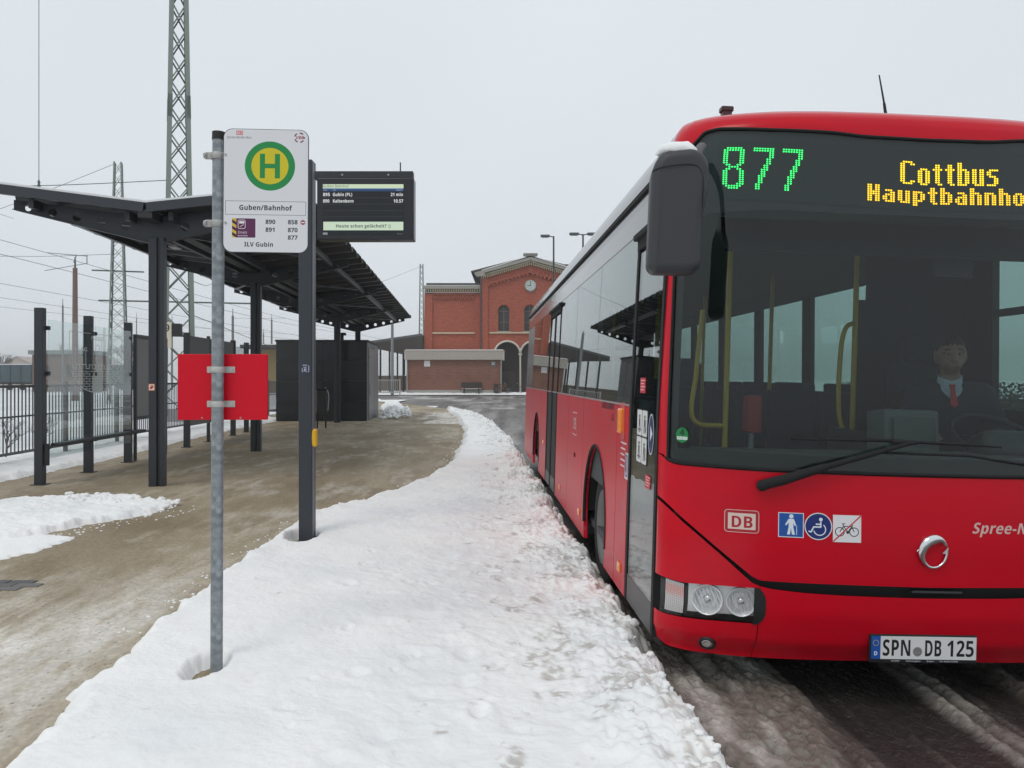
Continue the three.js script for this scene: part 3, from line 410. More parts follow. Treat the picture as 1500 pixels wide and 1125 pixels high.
// ---------- black cabin under the shelter ----------
{
  const w = 3.3, dp = 3.9, h = 2.92, t = thing('panelled_cabin', 'black glossy panelled service cabin with grey metal side under the shelter roof', 'cabin', [-6.9, 0.12, -29.75], ANG);
  mesh('core', box(w - 0.06, h - 0.05, dp - 0.06, 0, h / 2, -dp / 2), std([0.10, 0.105, 0.105], 0.5), t);
  const pm = [phys([0.009, 0.012, 0.013], { roughness: 0.22 }), phys([0.012, 0.015, 0.016], { roughness: 0.27 })];
  for (let r = 0; r < 4; r++) for (const [x0, x1] of [[-1.65, 0.05], [0.05, 1.62]]) mesh('wall_panel', rbox(x1 - x0 - 0.014, h / 4 - 0.014, 0.04, 0.004, (x0 + x1) / 2, h / 8 + r * h / 4, -0.012), pm[(r + (x0 > 0 ? 1 : 0)) % 2], t);
  const sm = std([0.16, 0.165, 0.17], 0.35, 0.5); mesh('side_door', rbox(0.04, 2.6, 1.7, 0.004, w / 2 - 0.02, 1.38, -1.25), sm, t); mesh('side_panel', rbox(0.04, 2.7, 1.6, 0.004, w / 2 - 0.02, 1.4, -2.95), std([0.13, 0.135, 0.14], 0.35, 0.5), t);
  mesh('door_handle', rbox(0.05, 0.35, 0.03, 0.01, w / 2 + 0.02, 1.15, -0.7), M.steel, t); mesh('side_lamp', rbox(0.07, 0.1, 0.12, 0.01, w / 2 + 0.02, 2.35, -0.5), M.steel, t);
  mesh('corner_trim', box(0.04, h, 0.04, w / 2 - 0.015, h / 2, -0.03), std([0.3, 0.31, 0.31], 0.4, 0.4), t);
  mesh('roof_edge', rbox(w + 0.06, 0.07, dp + 0.06, 0.01, 0, h, -dp / 2), M.black, t);
  mesh('roof_vent', [cyl(V(0.55, h, -1.2), V(0.55, h + 0.28, -1.2), 0.06), cyl(V(0.55, h + 0.26, -1.2), V(0.55, h + 0.36, -1.2), 0.16, 0.14, 12)], M.black, t);
  const bin = thing('litter_bin', 'black litter bin on two legs before the black cabin', 'bin', [gp(471, 627).x, 0.12, gp(471, 627).z], 0.3);
  mesh('bin_body', rbox(0.34, 0.75, 0.28, 0.05, 0, 0.82, 0), std([0.012, 0.014, 0.014], 0.35), bin); mesh('bin_lid', rbox(0.37, 0.05, 0.31, 0.02, 0, 1.22, 0), M.black, bin); for (const s of [-1, 1]) mesh('leg', box(0.05, 0.46, 0.06, s * 0.13, 0.23, 0), M.black, bin);
  mesh('bin_rail', tube([V(0.19, 0.55, 0.1), V(0.20, 1.1, 0.1), V(0.10, 1.27, 0.1)], 0.014), M.steel, bin);
}

// ---------- the bus ----------
const BA = Math.atan(54 / F), SA = Math.sin(BA), CA = Math.cos(BA), BX = 2.033, BD = 4.054, ROLL = -0.030;   // the bus leans a little with the camber of the road
const bus = thing('city_bus', 'red and black low-floor city bus with lit route display at the kerb', 'bus', [BX, 0, -BD], BA);
bus.rotation.set(0, BA, ROLL, 'YXZ'); bus.updateMatrixWorld(true);
const busInv = bus.matrixWorld.clone().invert();
const WB = y => y < 1.475 ? 1.275 : y < 2.70 ? 1.275 - 0.03 * (y - 1.475) / 1.225 : 1.245 - 0.26 * (1 - Math.max(0, 1 - ((y - 2.70) / 0.4) ** 2.6) ** (1 / 2.6));
const PZ = poly([[0.25, -0.10], [0.34, -0.03], [0.48, 0], [0.86, 0.005], [1.05, -0.005], [1.22, -0.015], [2.0, -0.05], [2.9, -0.10], [2.96, -0.112], [3.0, -0.13], [3.03, -0.16], [3.06, -0.22], [3.08, -0.30], [3.092, -0.42], [3.098, -0.6]]);
const DD = 0.36;
function fq(q, y) { const s = clamp(Math.abs(q) / 1.275) ** 1.4, th = Math.asin(s), W = WB(y), x = Math.sign(q) * W * s ** (1 / 1.4); return V(x, y, PZ(y) - DD + DD * Math.cos(th)); }
function fth(th, y, off = 0) {
  const s = Math.abs(Math.sin(th)) ** (1 / 1.4) * 1.275 * Math.sign(th), p = fq(s, y);
  if (!off) return p;
  const e = 0.02, nz = (a, b) => { const t0 = Math.max(-PI / 2, th - e), t1 = Math.min(PI / 2, th + e); const f = t => { const k = Math.abs(Math.sin(t)) ** (1 / 1.4) * 1.275 * Math.sign(t); return fq(k, y); }; return f(t1).sub(f(t0)); };
  const n = nz().cross(fq(s, y + 0.01).sub(fq(s, y - 0.01))).normalize(); if (n.z < 0 && Math.abs(n.x) < 0.9) n.negate(); if (Math.sign(n.x) !== Math.sign(th) && Math.abs(n.x) > 0.3) n.negate();
  return p.addScaledVector(n, off);
}
const thOf = q => Math.sign(q) * Math.asin(clamp(Math.abs(q) / 1.275) ** 1.4);
function fpix(px, py) { // photo pixel -> [q, y] on the front surface
  let y = 1, z = 0, x = 0;
  for (let k = 0; k < 90; k++) {
    const d = -V(x, y, z).applyMatrix4(bus.matrixWorld).z, L = at(px, py, d).applyMatrix4(busInv);
    x = lerp(x, clamp(L.x, -WB(y), WB(y)), 0.6); y = lerp(y, L.y, 0.6); z = lerp(z, fq(x / WB(y) * 1.275, y).z, 0.6);
  }
  return [clamp(x / WB(y), -1, 1) * 1.275, y];
}
const fline = list => { const f = poly(list.map(([a, b]) => fpix(a, b)).sort((a, b) => a[0] - b[0])); return q => f(-Math.abs(q)); };
const fpt = (px, py, off = 0) => { const [q, y] = fpix(px, py); return fth(thOf(q), y, off); };
function patch(q0, q1, fb, ft, nx, ny, off = 0) {
  const a = thOf(q0), b = thOf(q1), c = typeof fb === 'number' ? () => fb : fb, e = typeof ft === 'number' ? () => ft : ft;
  const pos = [], uv = [], idx = [];
  for (let j = 0; j <= ny; j++) for (let i = 0; i <= nx; i++) { const th = lerp(a, b, i / nx), q = Math.abs(Math.sin(th)) ** (1 / 1.4) * 1.275 * Math.sign(th), y = lerp(c(q), e(q), j / ny), p = fth(th, y, off); pos.push(p.x, p.y, p.z); uv.push((q - q0) / (q1 - q0), j / ny); }
  for (let j = 0; j < ny; j++) for (let i = 0; i < nx; i++) { const o = j * (nx + 1) + i; idx.push(o, o + 1, o + nx + 1, o + 1, o + nx + 2, o + nx + 1); }
  const g = new THREE.BufferGeometry(); g.setAttribute('position', new THREE.Float32BufferAttribute(pos, 3)); g.setAttribute('uv', new THREE.Float32BufferAttribute(uv, 2)); g.setIndex(idx); g.computeVertexNormals(); return g;
}
const fmesh = (name, g, mat, parent = bus) => mesh(name, g, mat, parent, true);
const dirt = dataTex(512, 512, (u, v) => { const a = tileN(u, v, 10, 5, 301), b = tileN(u, v, 40, 3, 305); const c = mixc([199, 2, 31], [192, 6, 34], 3 * (a - 0.4)); return mixc(c, [160, 70, 70], smooth((b - 0.62) * 6) * 0.12); });
const red = phys([1, 1, 1], { map: rep(dirt, 0.5), roughness: 0.22, specularIntensity: 0.5 });
const redSide = phys([1, 1, 1], { map: rep(dataTex(512, 512, (u, v) => { const a = tileN(u, v, 5, 5, 311), b = tileN(u, v, 50, 3, 315), w = tileN(u, v, 4, 3, 319); const c = mixc([199, 2, 31], [192, 6, 34], 3 * (a - 0.4)); return mixc(c, [168, 120, 118], smooth((b - 0.46) * 5) * clamp(0.15 + 1.6 * (w - 0.38))); }), 0.6), roughness: 0.32, specularIntensity: 0.5 });   // the same red with dried salt spray
const tint = c => phys(c, { roughness: 0, transmission: 1, thickness: 0, ior: 1.5, side: THREE.DoubleSide });
const screenGlass = tint([0.54, 0.66, 0.63]), sideGlass = tint([0.66, 0.77, 0.75]), doorGlass = tint([0.72, 0.80, 0.79]);
const frit = std([0.012, 0.013, 0.014], 0.5);
const cabin = std([0.055, 0.062, 0.065], 0.8), ceilMat = std([0.10, 0.145, 0.14], 0.8);

// outline of the front, traced as pixels of the left half
const wsBot = fline([[968, 662], [978, 672], [990, 677], [1127, 688], [1313, 695], [1350, 696]]);
const wsTopRaw = fline([[993, 300], [1003, 236], [1017, 211], [1033, 194], [1052, 189], [1127, 190], [1220, 194], [1267, 200], [1356, 205]]);
const wsTop = wsTopRaw;
const hood = fline([[960, 726], [1000, 760], [1050, 803], [1108, 851], [1150, 854], [1240, 858], [1356, 862]]);
const slot = fline([[960, 729], [1000, 763.5], [1050, 806.5], [1104, 855], [1130, 862], [1180, 868], [1240, 872], [1356, 876]]);
const low = fline([[959, 915], [962, 932], [975, 944], [1000, 951], [1060, 959], [1110, 963], [1300, 968], [1356, 969]]);
const qW = fpix(985, 480)[0], qE = -1.275, qS = fpix(1112, 905)[0], qL0 = fpix(966, 870)[0], hlTop = fline([[960, 838], [968, 843], [1000, 853], [1060, 858], [1114, 862]]), hlBot = fline([[960, 891], [970, 897], [1000, 904], [1060, 910], [1114, 914]]);
fmesh('windscreen', patch(qW, -qW, wsBot, wsTop, 64, 28, -0.004), screenGlass);
fmesh('top_mask', patch(qE, -qE, wsTop, 3.098, 72, 18), red);
{ // solid red corner pillars beside the windscreen
  for (const s of [-1, 1]) { const a = s < 0 ? qE : -qW, b = s < 0 ? qW : -qE; fmesh('corner_pillar', patch(a, b, q => Math.min(wsBot(q), 1.245), wsTop, 12, 20), red); }
}
fmesh('front_flap', patch(qE, -qE, q => hood(q) + 0.004, q => wsBot(q) - 0.012, 72, 12), red);
for (const s of [-1, 1]) {
  const e = (a, b) => s < 0 ? [a, b] : [-b, -a];
  fmesh('corner_panel', patch(...e(qE, qS - 0.004), hlTop, q => slot(q) - 0.003, 24, 10), red);
  fmesh('corner_panel', patch(...e(qE, qS - 0.004), low, hlBot, 24, 10), red);
  // lamps
  const lampBack = fmesh('headlight', patch(...e(qE + 0.005, qS), hlBot, hlTop, 24, 6, -0.075), std([0.03, 0.03, 0.032], 0.5));
  fmesh('lamp_bezel', patch(...e(fpix(1104, 885)[0], qS + 0.028), q => { const m = (hlBot(q) + hlTop(q)) / 2, h = (hlTop(q) - hlBot(q)) / 2 + 0.004, t = clamp((-Math.abs(q) - fpix(1104, 885)[0]) / (qS + 0.03 - fpix(1104, 885)[0])); return m - h * Math.sqrt(1 - t ** 2.5 * 0.97); }, q => { const m = (hlBot(q) + hlTop(q)) / 2, h = (hlTop(q) - hlBot(q)) / 2 + 0.004, t = clamp((-Math.abs(q) - fpix(1104, 885)[0]) / (qS + 0.03 - fpix(1104, 885)[0])); return m + h * Math.sqrt(1 - t ** 2.5 * 0.97); }, 14, 6, 0.006), M.black, lampBack);
  const qa = fpix(970, 872)[0], qb = fpix(999, 876)[0], qc = fpix(1003, 880)[0], qd = fpix(1110, 885)[0];
  const cell = dataTex(128, 128, (u, v) => { const k = 196 + 16 * Math.sin(u * 60) + 22 * Math.sin(v * 110), o = smooth((v - 0.45) * 4) * smooth((0.95 - v) * 8); return [k + 10 * o, k - 34 * o, k - 40 * o]; });
  fmesh('turn_signal', patch(...e(qa, qb), q => hlBot(q) + 0.012, q => hlTop(q) - 0.012, 8, 8, -0.022), std([1, 1, 1], 0.25, 0.3, { map: cell }), lampBack);
  fmesh('reflector', patch(...e(qc, qd), q => hlBot(q) + 0.016, q => hlTop(q) - 0.012, 16, 6, -0.05), std([0.80, 0.81, 0.82], 0.35, 0.15), lampBack);
  fmesh('lamp_cover', patch(...e(qa - 0.004, qb + 0.004), q => hlBot(q) + 0.008, q => hlTop(q) - 0.008, 8, 8, 0.006), phys([0.95, 0.93, 0.93], { roughness: 0.03, transmission: 1, thickness: 0 }), lampBack);
  fmesh('lamp_cover', patch(...e(qc, qd), q => hlBot(q) + 0.012, q => hlTop(q) - 0.010, 16, 6, 0.004), phys([0.96, 0.97, 0.97], { roughness: 0.01, transmission: 1, thickness: 0 }), lampBack);
  for (const [cx, cy, rp] of [[1035, 880, 21], [1086, 884, 19.5]]) {
    const [q, y] = fpix(cx, cy), sgn = s < 0 ? 1 : -1, p = fth(thOf(q * sgn), y, -0.02), n = fth(thOf(q * sgn), y, 0.02).sub(p).normalize(), r = rp / 292;
    const prof = []; for (let k = 0; k <= 10; k++) { const u = k / 10; prof.push(new THREE.Vector2(r * u, -0.05 + 0.05 * u * u)); } prof.push(new THREE.Vector2(r * 1.06, 0.004), new THREE.Vector2(r * 1.1, 0), new THREE.Vector2(r * 1.06, -0.03));
    const orient = g => { g.applyQuaternion(new THREE.Quaternion().setFromUnitVectors(yUp, n)); return g.translate(p.x, p.y, p.z); };
    mesh('lamp_bowl', orient(new THREE.LatheGeometry(prof, 32)), std([0.86, 0.87, 0.88], 0.22, 0.55), lampBack);
    const bul = new THREE.SphereGeometry(r * 0.32, 14, 10).scale(1, 0.8, 1).translate(0, -0.02, 0); mesh('bulb_cap', orient(bul), std([0.55, 0.56, 0.58], 0.2, 0.8), lampBack);
    const fins = []; for (let k = 0; k < 7; k++) fins.push(box(0.004, 0.006, r * 1.5, (k - 3) * r * 0.27, -0.012 + 0.012 * Math.abs(k - 3) / 3 * 0.6, 0)); mesh('lens_rib', orient(mergeGeometries(fins.map(flat))), std([0.7, 0.71, 0.73], 0.25, 0.7), lampBack);
  }
  { const [q, y] = fpix(1036, 941), sg = s < 0 ? 1 : -1, p = fth(thOf(q * sg), y, 0), n = fth(thOf(q * sg), y, 0.02).sub(p).normalize(), o = g => { g.applyQuaternion(new THREE.Quaternion().setFromUnitVectors(yUp, n)); return g.translate(p.x, p.y, p.z); };
    const fog = mesh('fog_lamp', o(new THREE.LatheGeometry([[0.0, 0.004], [0.026, 0.006], [0.034, 0.014], [0.042, 0.012], [0.044, -0.01]].map(a => new THREE.Vector2(...a)), 24)), M.black, bus); mesh('lamp_glass', o(new THREE.SphereGeometry(0.03, 16, 10).scale(1, 0.3, 1).translate(0, 0.008, 0)), M.chrome, fog); }
}
fmesh('bumper', patch(qS, -qS, low, q => slot(q) - 0.003, 56, 16), red);
fmesh('front_core', [patch(qE, -qE, q => low(q) + 0.005, q => wsBot(q) - 0.02, 60, 14, -0.09)][0], frit);
{ const und = []; for (const s of [1]) und.push(patch(qE, -qE, q => low(q) - 0.001, q => low(q) + 0.02, 60, 1, -0.03)); fmesh('bumper_lip', und[0], red);
  mesh('slot_snow_bit', rbox(0.26, 0.014, 0.02, 0.006, 0.08, (hood(0) + slot(0)) / 2 - 0.006, -0.05), std([0.10, 0.10, 0.105], 0.6), bus); }  // dark grey bar standing in for a bit of crumpled snow
// black masks behind the glass
fmesh('screen_border', patch(qW, -qW, wsBot, q => wsBot(q) + 0.075, 60, 2, -0.010), frit);
for (const s of [-1, 1]) fmesh('screen_border', patch(s < 0 ? qW : -qW - 0.035, s < 0 ? qW + 0.035 : -qW, q => wsBot(q) + 0.075, q => wsTop(q) - 0.01, 4, 14, -0.010), frit);
const boxBot = fline([[985, 330], [1041, 311], [1127, 306], [1250, 312], [1356, 316]]);
fmesh('display_mask', patch(qW + 0.02, -qW - 0.02, boxBot, q => wsTop(q) + 0.01, 60, 8, -0.016), std([0.035, 0.037, 0.04], 0.6));
// dot matrix: '877' in green, two lines of amber text
{
  const glyph = {
    '8': ['.111111.', '11111111', '11....11', '11....11', '11....11', '11....11', '11....11', '11....11', '.11..11.', '..1111..', '.11..11.', '11....11', '11....11', '11....11', '11....11', '11....11', '11....11', '11...111', '.111111.', '..1111..'],
    '7': ['11111111', '11111111', '......11', '......11', '......11', '.....11.', '.....11.', '.....11.', '....11..', '....11..', '...111..', '...11...', '...11...', '..111...', '..11....', '..11....', '..11....', '.11.....', '.11.....', '.11.....'],
    C: ['.1111.', '11..11', '11....', '11....', '11....', '11....', '11....', '11....', '11....', '11..11', '.1111.'], o: ['', '', '', '.111.', '11.11', '11.11', '11.11', '11.11', '11.11', '11.11', '.111.'],
    t: ['', '.11.', '.11.', '1111', '.11.', '.11.', '.11.', '.11.', '.11.', '.11.', '..11'], b: ['11...', '11...', '11...', '1111.', '11.11', '11.11', '11.11', '11.11', '11.11', '11.11', '1111.'],
    u: ['', '', '', '11.11', '11.11', '11.11', '11.11', '11.11', '11.11', '11.11', '.1111'], s: ['', '', '', '.1111', '11...', '11...', '.111.', '...11', '...11', '...11', '1111.'],
  };
  const small = {
    H: ['11.11', '11.11', '11.11', '11111', '11111', '11.11', '11.11', '11.11'], a: ['', '', '.111.', '...11', '.1111', '11.11', '11.11', '.1111'], u: ['', '', '11.11', '11.11', '11.11', '11.11', '11.11', '.1111'], p: ['', '', '1111.', '11.11', '11.11', '11.11', '1111.', '11...', '11...'],
    t: ['.11.', '.11.', '1111', '.11.', '.11.', '.11.', '.11.', '..11'], b: ['11...', '11...', '1111.', '11.11', '11.11', '11.11', '11.11', '1111.'], h: ['11...', '11...', '1111.', '11.11', '11.11', '11.11', '11.11', '11.11'], n: ['', '', '1111.', '11.11', '11.11', '11.11', '11.11', '11.11'], o: ['', '', '.111.', '11.11', '11.11', '11.11', '11.11', '.111.'], f: ['..11', '.11.', '1111', '.11.', '.11.', '.11.', '.11.', '.11.'],
  };
  const cols = 162, rows = 28, cell = 11, on = [];
  const put = (font, word, c, r, color) => { for (const ch of word) { const g = font[ch]; let w = 0; g.forEach((line, j) => { w = Math.max(w, line.length); [...line].forEach((k, i) => { if (k === '1') on.push([c + i, r + j, color]); }); }); c += w + (font === glyph && /\d/.test(word) ? 3 : 1); } return c; };
  put(glyph, '877', 2, 3, '#2cf870'); put(glyph, 'Cottbus', 70, 5, '#ffc400'); put(small, 'Hauptbahnhof', 57, 17, '#ffb800');
  const base = canvasTex(cols * cell, rows * cell, (x, w, h) => { x.fillStyle = '#2a2e30'; x.fillRect(0, 0, w, h); x.fillStyle = '#3d4244'; for (let i = 0; i < cols; i++) for (let j = 0; j < rows; j++) { x.fillRect(i * cell + 4, j * cell + 4, 3, 3); } });
  const glow = canvasTex(cols * cell, rows * cell, (x, w, h) => { x.fillStyle = '#000'; x.fillRect(0, 0, w, h); for (const [i, j, c] of on) { x.fillStyle = c; x.beginPath(); x.arc(i * cell + 5.5, j * cell + 5.5, c === '#2cf870' ? 4.2 : 5.0, 0, 7); x.fill(); } });
  const p0 = fpix(1053, 207), p1 = fpix(1053, 297), q1 = -p0[0];
  const top = fline([[1053, 205], [1127, 206], [1220, 211], [1356, 221]]), bot = fline([[1053, 291], [1127, 293], [1220, 299], [1356, 308]]);
  fmesh('route_display', patch(p0[0], q1, bot, top, 60, 6, -0.012), std([1, 1, 1], 0.6, 0, { map: base, emissive: 0xffffff, emissiveMap: glow, emissiveIntensity: 3.2 }));
}
// seal round the windscreen
{ const pts = []; for (let k = 0; k <= 60; k++) { const q = lerp(qW, -qW, k / 60); pts.push(fth(thOf(q), wsBot(q), 0.002)); } mesh('screen_seal', tube(pts, 0.008, 6, 120), M.rubber, bus);
  const pt = []; for (let k = 0; k <= 60; k++) { const th = lerp(thOf(qW), -thOf(qW), k / 60), q = Math.abs(Math.sin(th)) ** (1 / 1.4) * 1.275 * Math.sign(th); pt.push(fth(th, wsTop(q), 0.002)); } mesh('screen_seal', tube(pt, 0.008, 6, 160), M.rubber, bus);
  for (const s of [-1, 1]) { const pl = []; for (let k = 0; k <= 20; k++) pl.push(fth(s * -thOf(qW), lerp(wsBot(qW), wsTop(qW), k / 20), 0.002)); mesh('screen_seal', tube(pl, 0.008, 6, 60), M.rubber, bus); } }
// stickers and lettering
const decal = (name, x0, y0, x1, y1, tex, o = {}) => { const a = fpix(x0, y0), b = fpix(x1, y1); return fmesh(name, patch(a[0], b[0], b[1], a[1], 10, 4, 0.0025), std([1, 1, 1], 0.4, 0, { map: tex, ...o })); };
decal('operator_logo', 1061, 745, 1112, 782, canvasTex(360, 256, (x, w, h) => { x.fillStyle = '#a81022'; x.fillRect(0, 0, w, h); x.strokeStyle = '#e6bcb8'; x.lineWidth = 7; x.beginPath(); x.roundRect(5, 5, w - 10, h - 10, 34); x.stroke(); x.fillStyle = '#dcc6bd'; x.fillRect(38, 38, w - 76, h - 76); x.fillStyle = '#a81022'; x.font = 'bold 178px sans-serif'; x.textAlign = 'center'; x.textBaseline = 'middle'; x.fillText('DB', w / 2, h / 2 + 8, w - 110); }));
decal('walking_sticker', 1140, 750, 1177, 788, canvasTex(256, 256, (x) => { x.fillStyle = '#dfe3ea'; x.fillRect(0, 0, 256, 256); x.fillStyle = '#1650a0'; x.fillRect(8, 8, 240, 240); x.fillStyle = '#dfe6ee'; x.beginPath(); x.arc(130, 38, 22, 0, 7); x.fill(); x.beginPath(); x.moveTo(104, 64); x.lineTo(156, 64); x.lineTo(180, 128); x.lineTo(166, 138); x.lineTo(152, 104); x.lineTo(152, 150); x.lineTo(168, 226); x.lineTo(138, 226); x.lineTo(128, 160); x.lineTo(118, 226); x.lineTo(88, 226); x.lineTo(104, 150); x.lineTo(104, 104); x.lineTo(80, 134); x.lineTo(68, 124); x.closePath(); x.fill(); x.fillRect(182, 130, 6, 98); }));
{ const tex = canvasTex(256, 256, (x) => { x.clearRect(0, 0, 256, 256); x.fillStyle = '#dfe3ea'; x.beginPath(); x.arc(128, 128, 126, 0, 7); x.fill(); x.fillStyle = '#12286e'; x.beginPath(); x.arc(128, 128, 117, 0, 7); x.fill(); x.strokeStyle = '#dfe6ee'; x.fillStyle = '#dfe6ee'; x.lineWidth = 13; x.lineJoin = 'round'; x.beginPath(); x.arc(150, 64, 17, 0, 7); x.fill(); x.beginPath(); x.moveTo(150, 84); x.lineTo(150, 134); x.lineTo(86, 134); x.lineTo(62, 182); x.lineTo(40, 174); x.moveTo(150, 108); x.lineTo(104, 108); x.stroke(); x.lineWidth = 10; x.beginPath(); x.arc(140, 156, 54, -0.9, 2.9); x.stroke(); });
  decal('wheelchair_sticker', 1178, 750, 1219, 792, tex, { transparent: true }); }
decal('no_bicycle_sticker', 1220, 754, 1261, 795, canvasTex(256, 256, (x) => { x.fillStyle = '#e2e2e6'; x.fillRect(0, 0, 256, 256); x.strokeStyle = '#22232c'; x.lineWidth = 8; for (const X of [62, 192]) { x.beginPath(); x.arc(X, 158, 40, 0, 7); x.stroke(); } x.beginPath(); x.moveTo(62, 158); x.lineTo(96, 106); x.lineTo(172, 106); x.lineTo(192, 158); x.moveTo(172, 106); x.lineTo(134, 160); x.lineTo(96, 106); x.moveTo(96, 106); x.lineTo(88, 82); x.lineTo(110, 82); x.moveTo(172, 106); x.lineTo(180, 92); x.stroke(); x.fillStyle = '#22232c'; x.beginPath(); x.arc(134, 162, 14, 0, 7); x.fill(); x.strokeStyle = '#c01a30'; x.lineWidth = 12; x.beginPath(); x.moveTo(4, 252); x.lineTo(252, 4); x.stroke(); }));
{ const a = fpix(1422, 760), b = fpix(1422, 788), tex = canvasTex(1024, 150, (x, w, h) => { x.clearRect(0, 0, w, h); x.fillStyle = '#dcb6b4'; x.font = 'italic bold 118px sans-serif'; x.textBaseline = 'middle'; x.fillText('Spree-Neiße-Bus', 4, 72, 1010); });
  fmesh('operator_lettering', patch(a[0], a[0] + 0.66, b[1], a[1], 12, 3, 0.0025), std([1, 1, 1], 0.4, 0, { map: tex, transparent: true })); }
decal('green_badge', 990, 625, 1009, 650, canvasTex(128, 160, (x) => { x.clearRect(0, 0, 128, 160); x.fillStyle = '#0c7c40'; x.beginPath(); x.ellipse(64, 80, 60, 76, 0, 0, 7); x.fill(); x.fillStyle = '#d8e4dc'; x.fillRect(14, 94, 100, 30); x.fillStyle = '#081c10'; x.font = 'bold 84px sans-serif'; x.textAlign = 'center'; x.fillText('4', 64, 80); x.fillStyle = '#222'; x.font = '22px sans-serif'; x.fillText('SPN DB 125', 64, 117, 92); }), { transparent: true });
{ // number plate
  const a = fpix(1266, 923), b = fpix(1423, 966), w = 0.548, h = 0.14, c = [(a[0] + b[0]) / 2, (a[1] + b[1]) / 2], g = new THREE.Group(); g.name = 'number_plate'; const p = fth(thOf(c[0]), c[1], 0.014); g.position.copy(p); bus.add(g);
  mesh('plate_holder', rbox(w, h, 0.018, 0.006), M.black, g);
  const tex = canvasTex(1040, 220, (x) => { x.fillStyle = '#dcdedf'; x.fillRect(0, 0, 1040, 220); x.fillStyle = '#1450a8'; x.fillRect(0, 0, 92, 220); x.fillStyle = '#e8ecf0'; x.font = 'bold 54px sans-serif'; x.textAlign = 'center'; x.fillText('D', 46, 186); x.strokeStyle = '#d8c03a'; x.lineWidth = 4; for (let k = 0; k < 12; k++) { x.fillStyle = '#d8c03a'; x.beginPath(); x.arc(46 + 26 * Math.sin(k * PI / 6), 66 + 26 * Math.cos(k * PI / 6), 4, 0, 7); x.fill(); }
    x.fillStyle = '#101114'; x.font = 'bold 216px sans-serif'; x.textBaseline = 'alphabetic'; x.textAlign = 'left'; x.fillText('SPN', 108, 188, 292); x.fillText('DB', 520, 188, 180); x.fillText('125', 744, 188, 278);
    x.fillStyle = '#8d8d8c'; x.beginPath(); x.arc(458, 146, 46, 0, 7); x.fill(); x.strokeStyle = '#5c5c5b'; x.lineWidth = 6; x.beginPath(); x.arc(458, 146, 30, 0, 7); x.moveTo(458, 168); x.lineTo(458, 146); x.lineTo(440, 128); x.moveTo(458, 146); x.lineTo(476, 128); x.stroke(); });
  mesh('plate_face', unitUV(new THREE.PlaneGeometry(0.534, 0.113), 0.534, 0.113), std([1, 1, 1], 0.45, 0, { map: tex }), g, true).position.set(0, 0.006, 0.0105);
  const cap = canvasTex(1040, 32, (x) => { x.fillStyle = '#101114'; x.fillRect(0, 0, 1040, 32); x.fillStyle = '#c4c6ca'; x.font = 'bold 24px sans-serif'; x.fillText('SACHSE', 190, 24, 110); x.fillText('Fahrzeugbau', 340, 24, 160); x.fillText('Guben', 550, 24, 80); x.fillText('Tel. 03561/53900', 680, 24, 210); });
  mesh('holder_print', unitUV(new THREE.PlaneGeometry(0.52, 0.014), 0.52, 0.014), std([1, 1, 1], 0.5, 0, { map: cap }), g, true).position.set(0, -0.059, 0.0105);
}
{ // silver leaping emblem
  const c = fpix(1365, 810), p = fth(thOf(c[0]), c[1], 0.012), g = new THREE.Group(); g.name = 'emblem'; g.position.copy(p); bus.add(g);
  const k = 1 / 296, pt = (x, y, z = 0) => V((x - 1365) * k, (810 - y) * k, z), pts = [[1386, 800], [1378, 791], [1368, 789], [1357, 793], [1350, 802], [1348, 813], [1352, 823], [1361, 830], [1371, 830], [1380, 824], [1385, 814], [1386, 806]].map(([x, y]) => pt(x, y));
  const curve = new THREE.CatmullRomCurve3(pts), n = 60, pos = [], idx = [], rad = u => u < 0.30 ? 0.006 + 0.021 * smooth(u / 0.22) : lerp(0.027, 0.006, smooth((u - 0.28) / 0.36));
  for (let i = 0; i <= n; i++) { const u = i / n, q = curve.getPoint(u), t = curve.getTangent(u), nn = V(-t.y, t.x, 0).normalize(), r = u === 0 ? 0.001 : rad(u); for (let j = 0; j <= 10; j++) { const a = j / 10 * 2 * PI; pos.push(q.x + nn.x * r * Math.cos(a), q.y + nn.y * r * Math.cos(a), q.z + 0.8 * r * Math.sin(a)); } }
  for (let i = 0; i < n; i++) for (let j = 0; j < 10; j++) { const o = i * 11 + j; idx.push(o, o + 11, o + 1, o + 1, o + 11, o + 12); }
  const body = new THREE.BufferGeometry(); body.setAttribute('position', new THREE.Float32BufferAttribute(pos, 3)); body.setIndex(idx); body.computeVertexNormals();
  const fin = ext(shapeOf([[-0.045, 0.046], [-0.066, 0.030], [-0.085, 0.010], [-0.066, 0.014], [-0.040, 0.008]]), 0.006, 0.002).translate(0, 0, -0.004), tail = ext(shapeOf([[0.052, 0.006], [0.062, 0.018], [0.075, 0.034], [0.077, 0.022], [0.072, 0.006], [0.066, -0.002], [0.046, 0.000]]), 0.005, 0.001).translate(0, 0, -0.004);
  mesh('emblem_body', body, M.chrome, g); mesh('emblem_fin', fin, M.chrome, g); mesh('emblem_fin', tail, M.chrome, g);
}
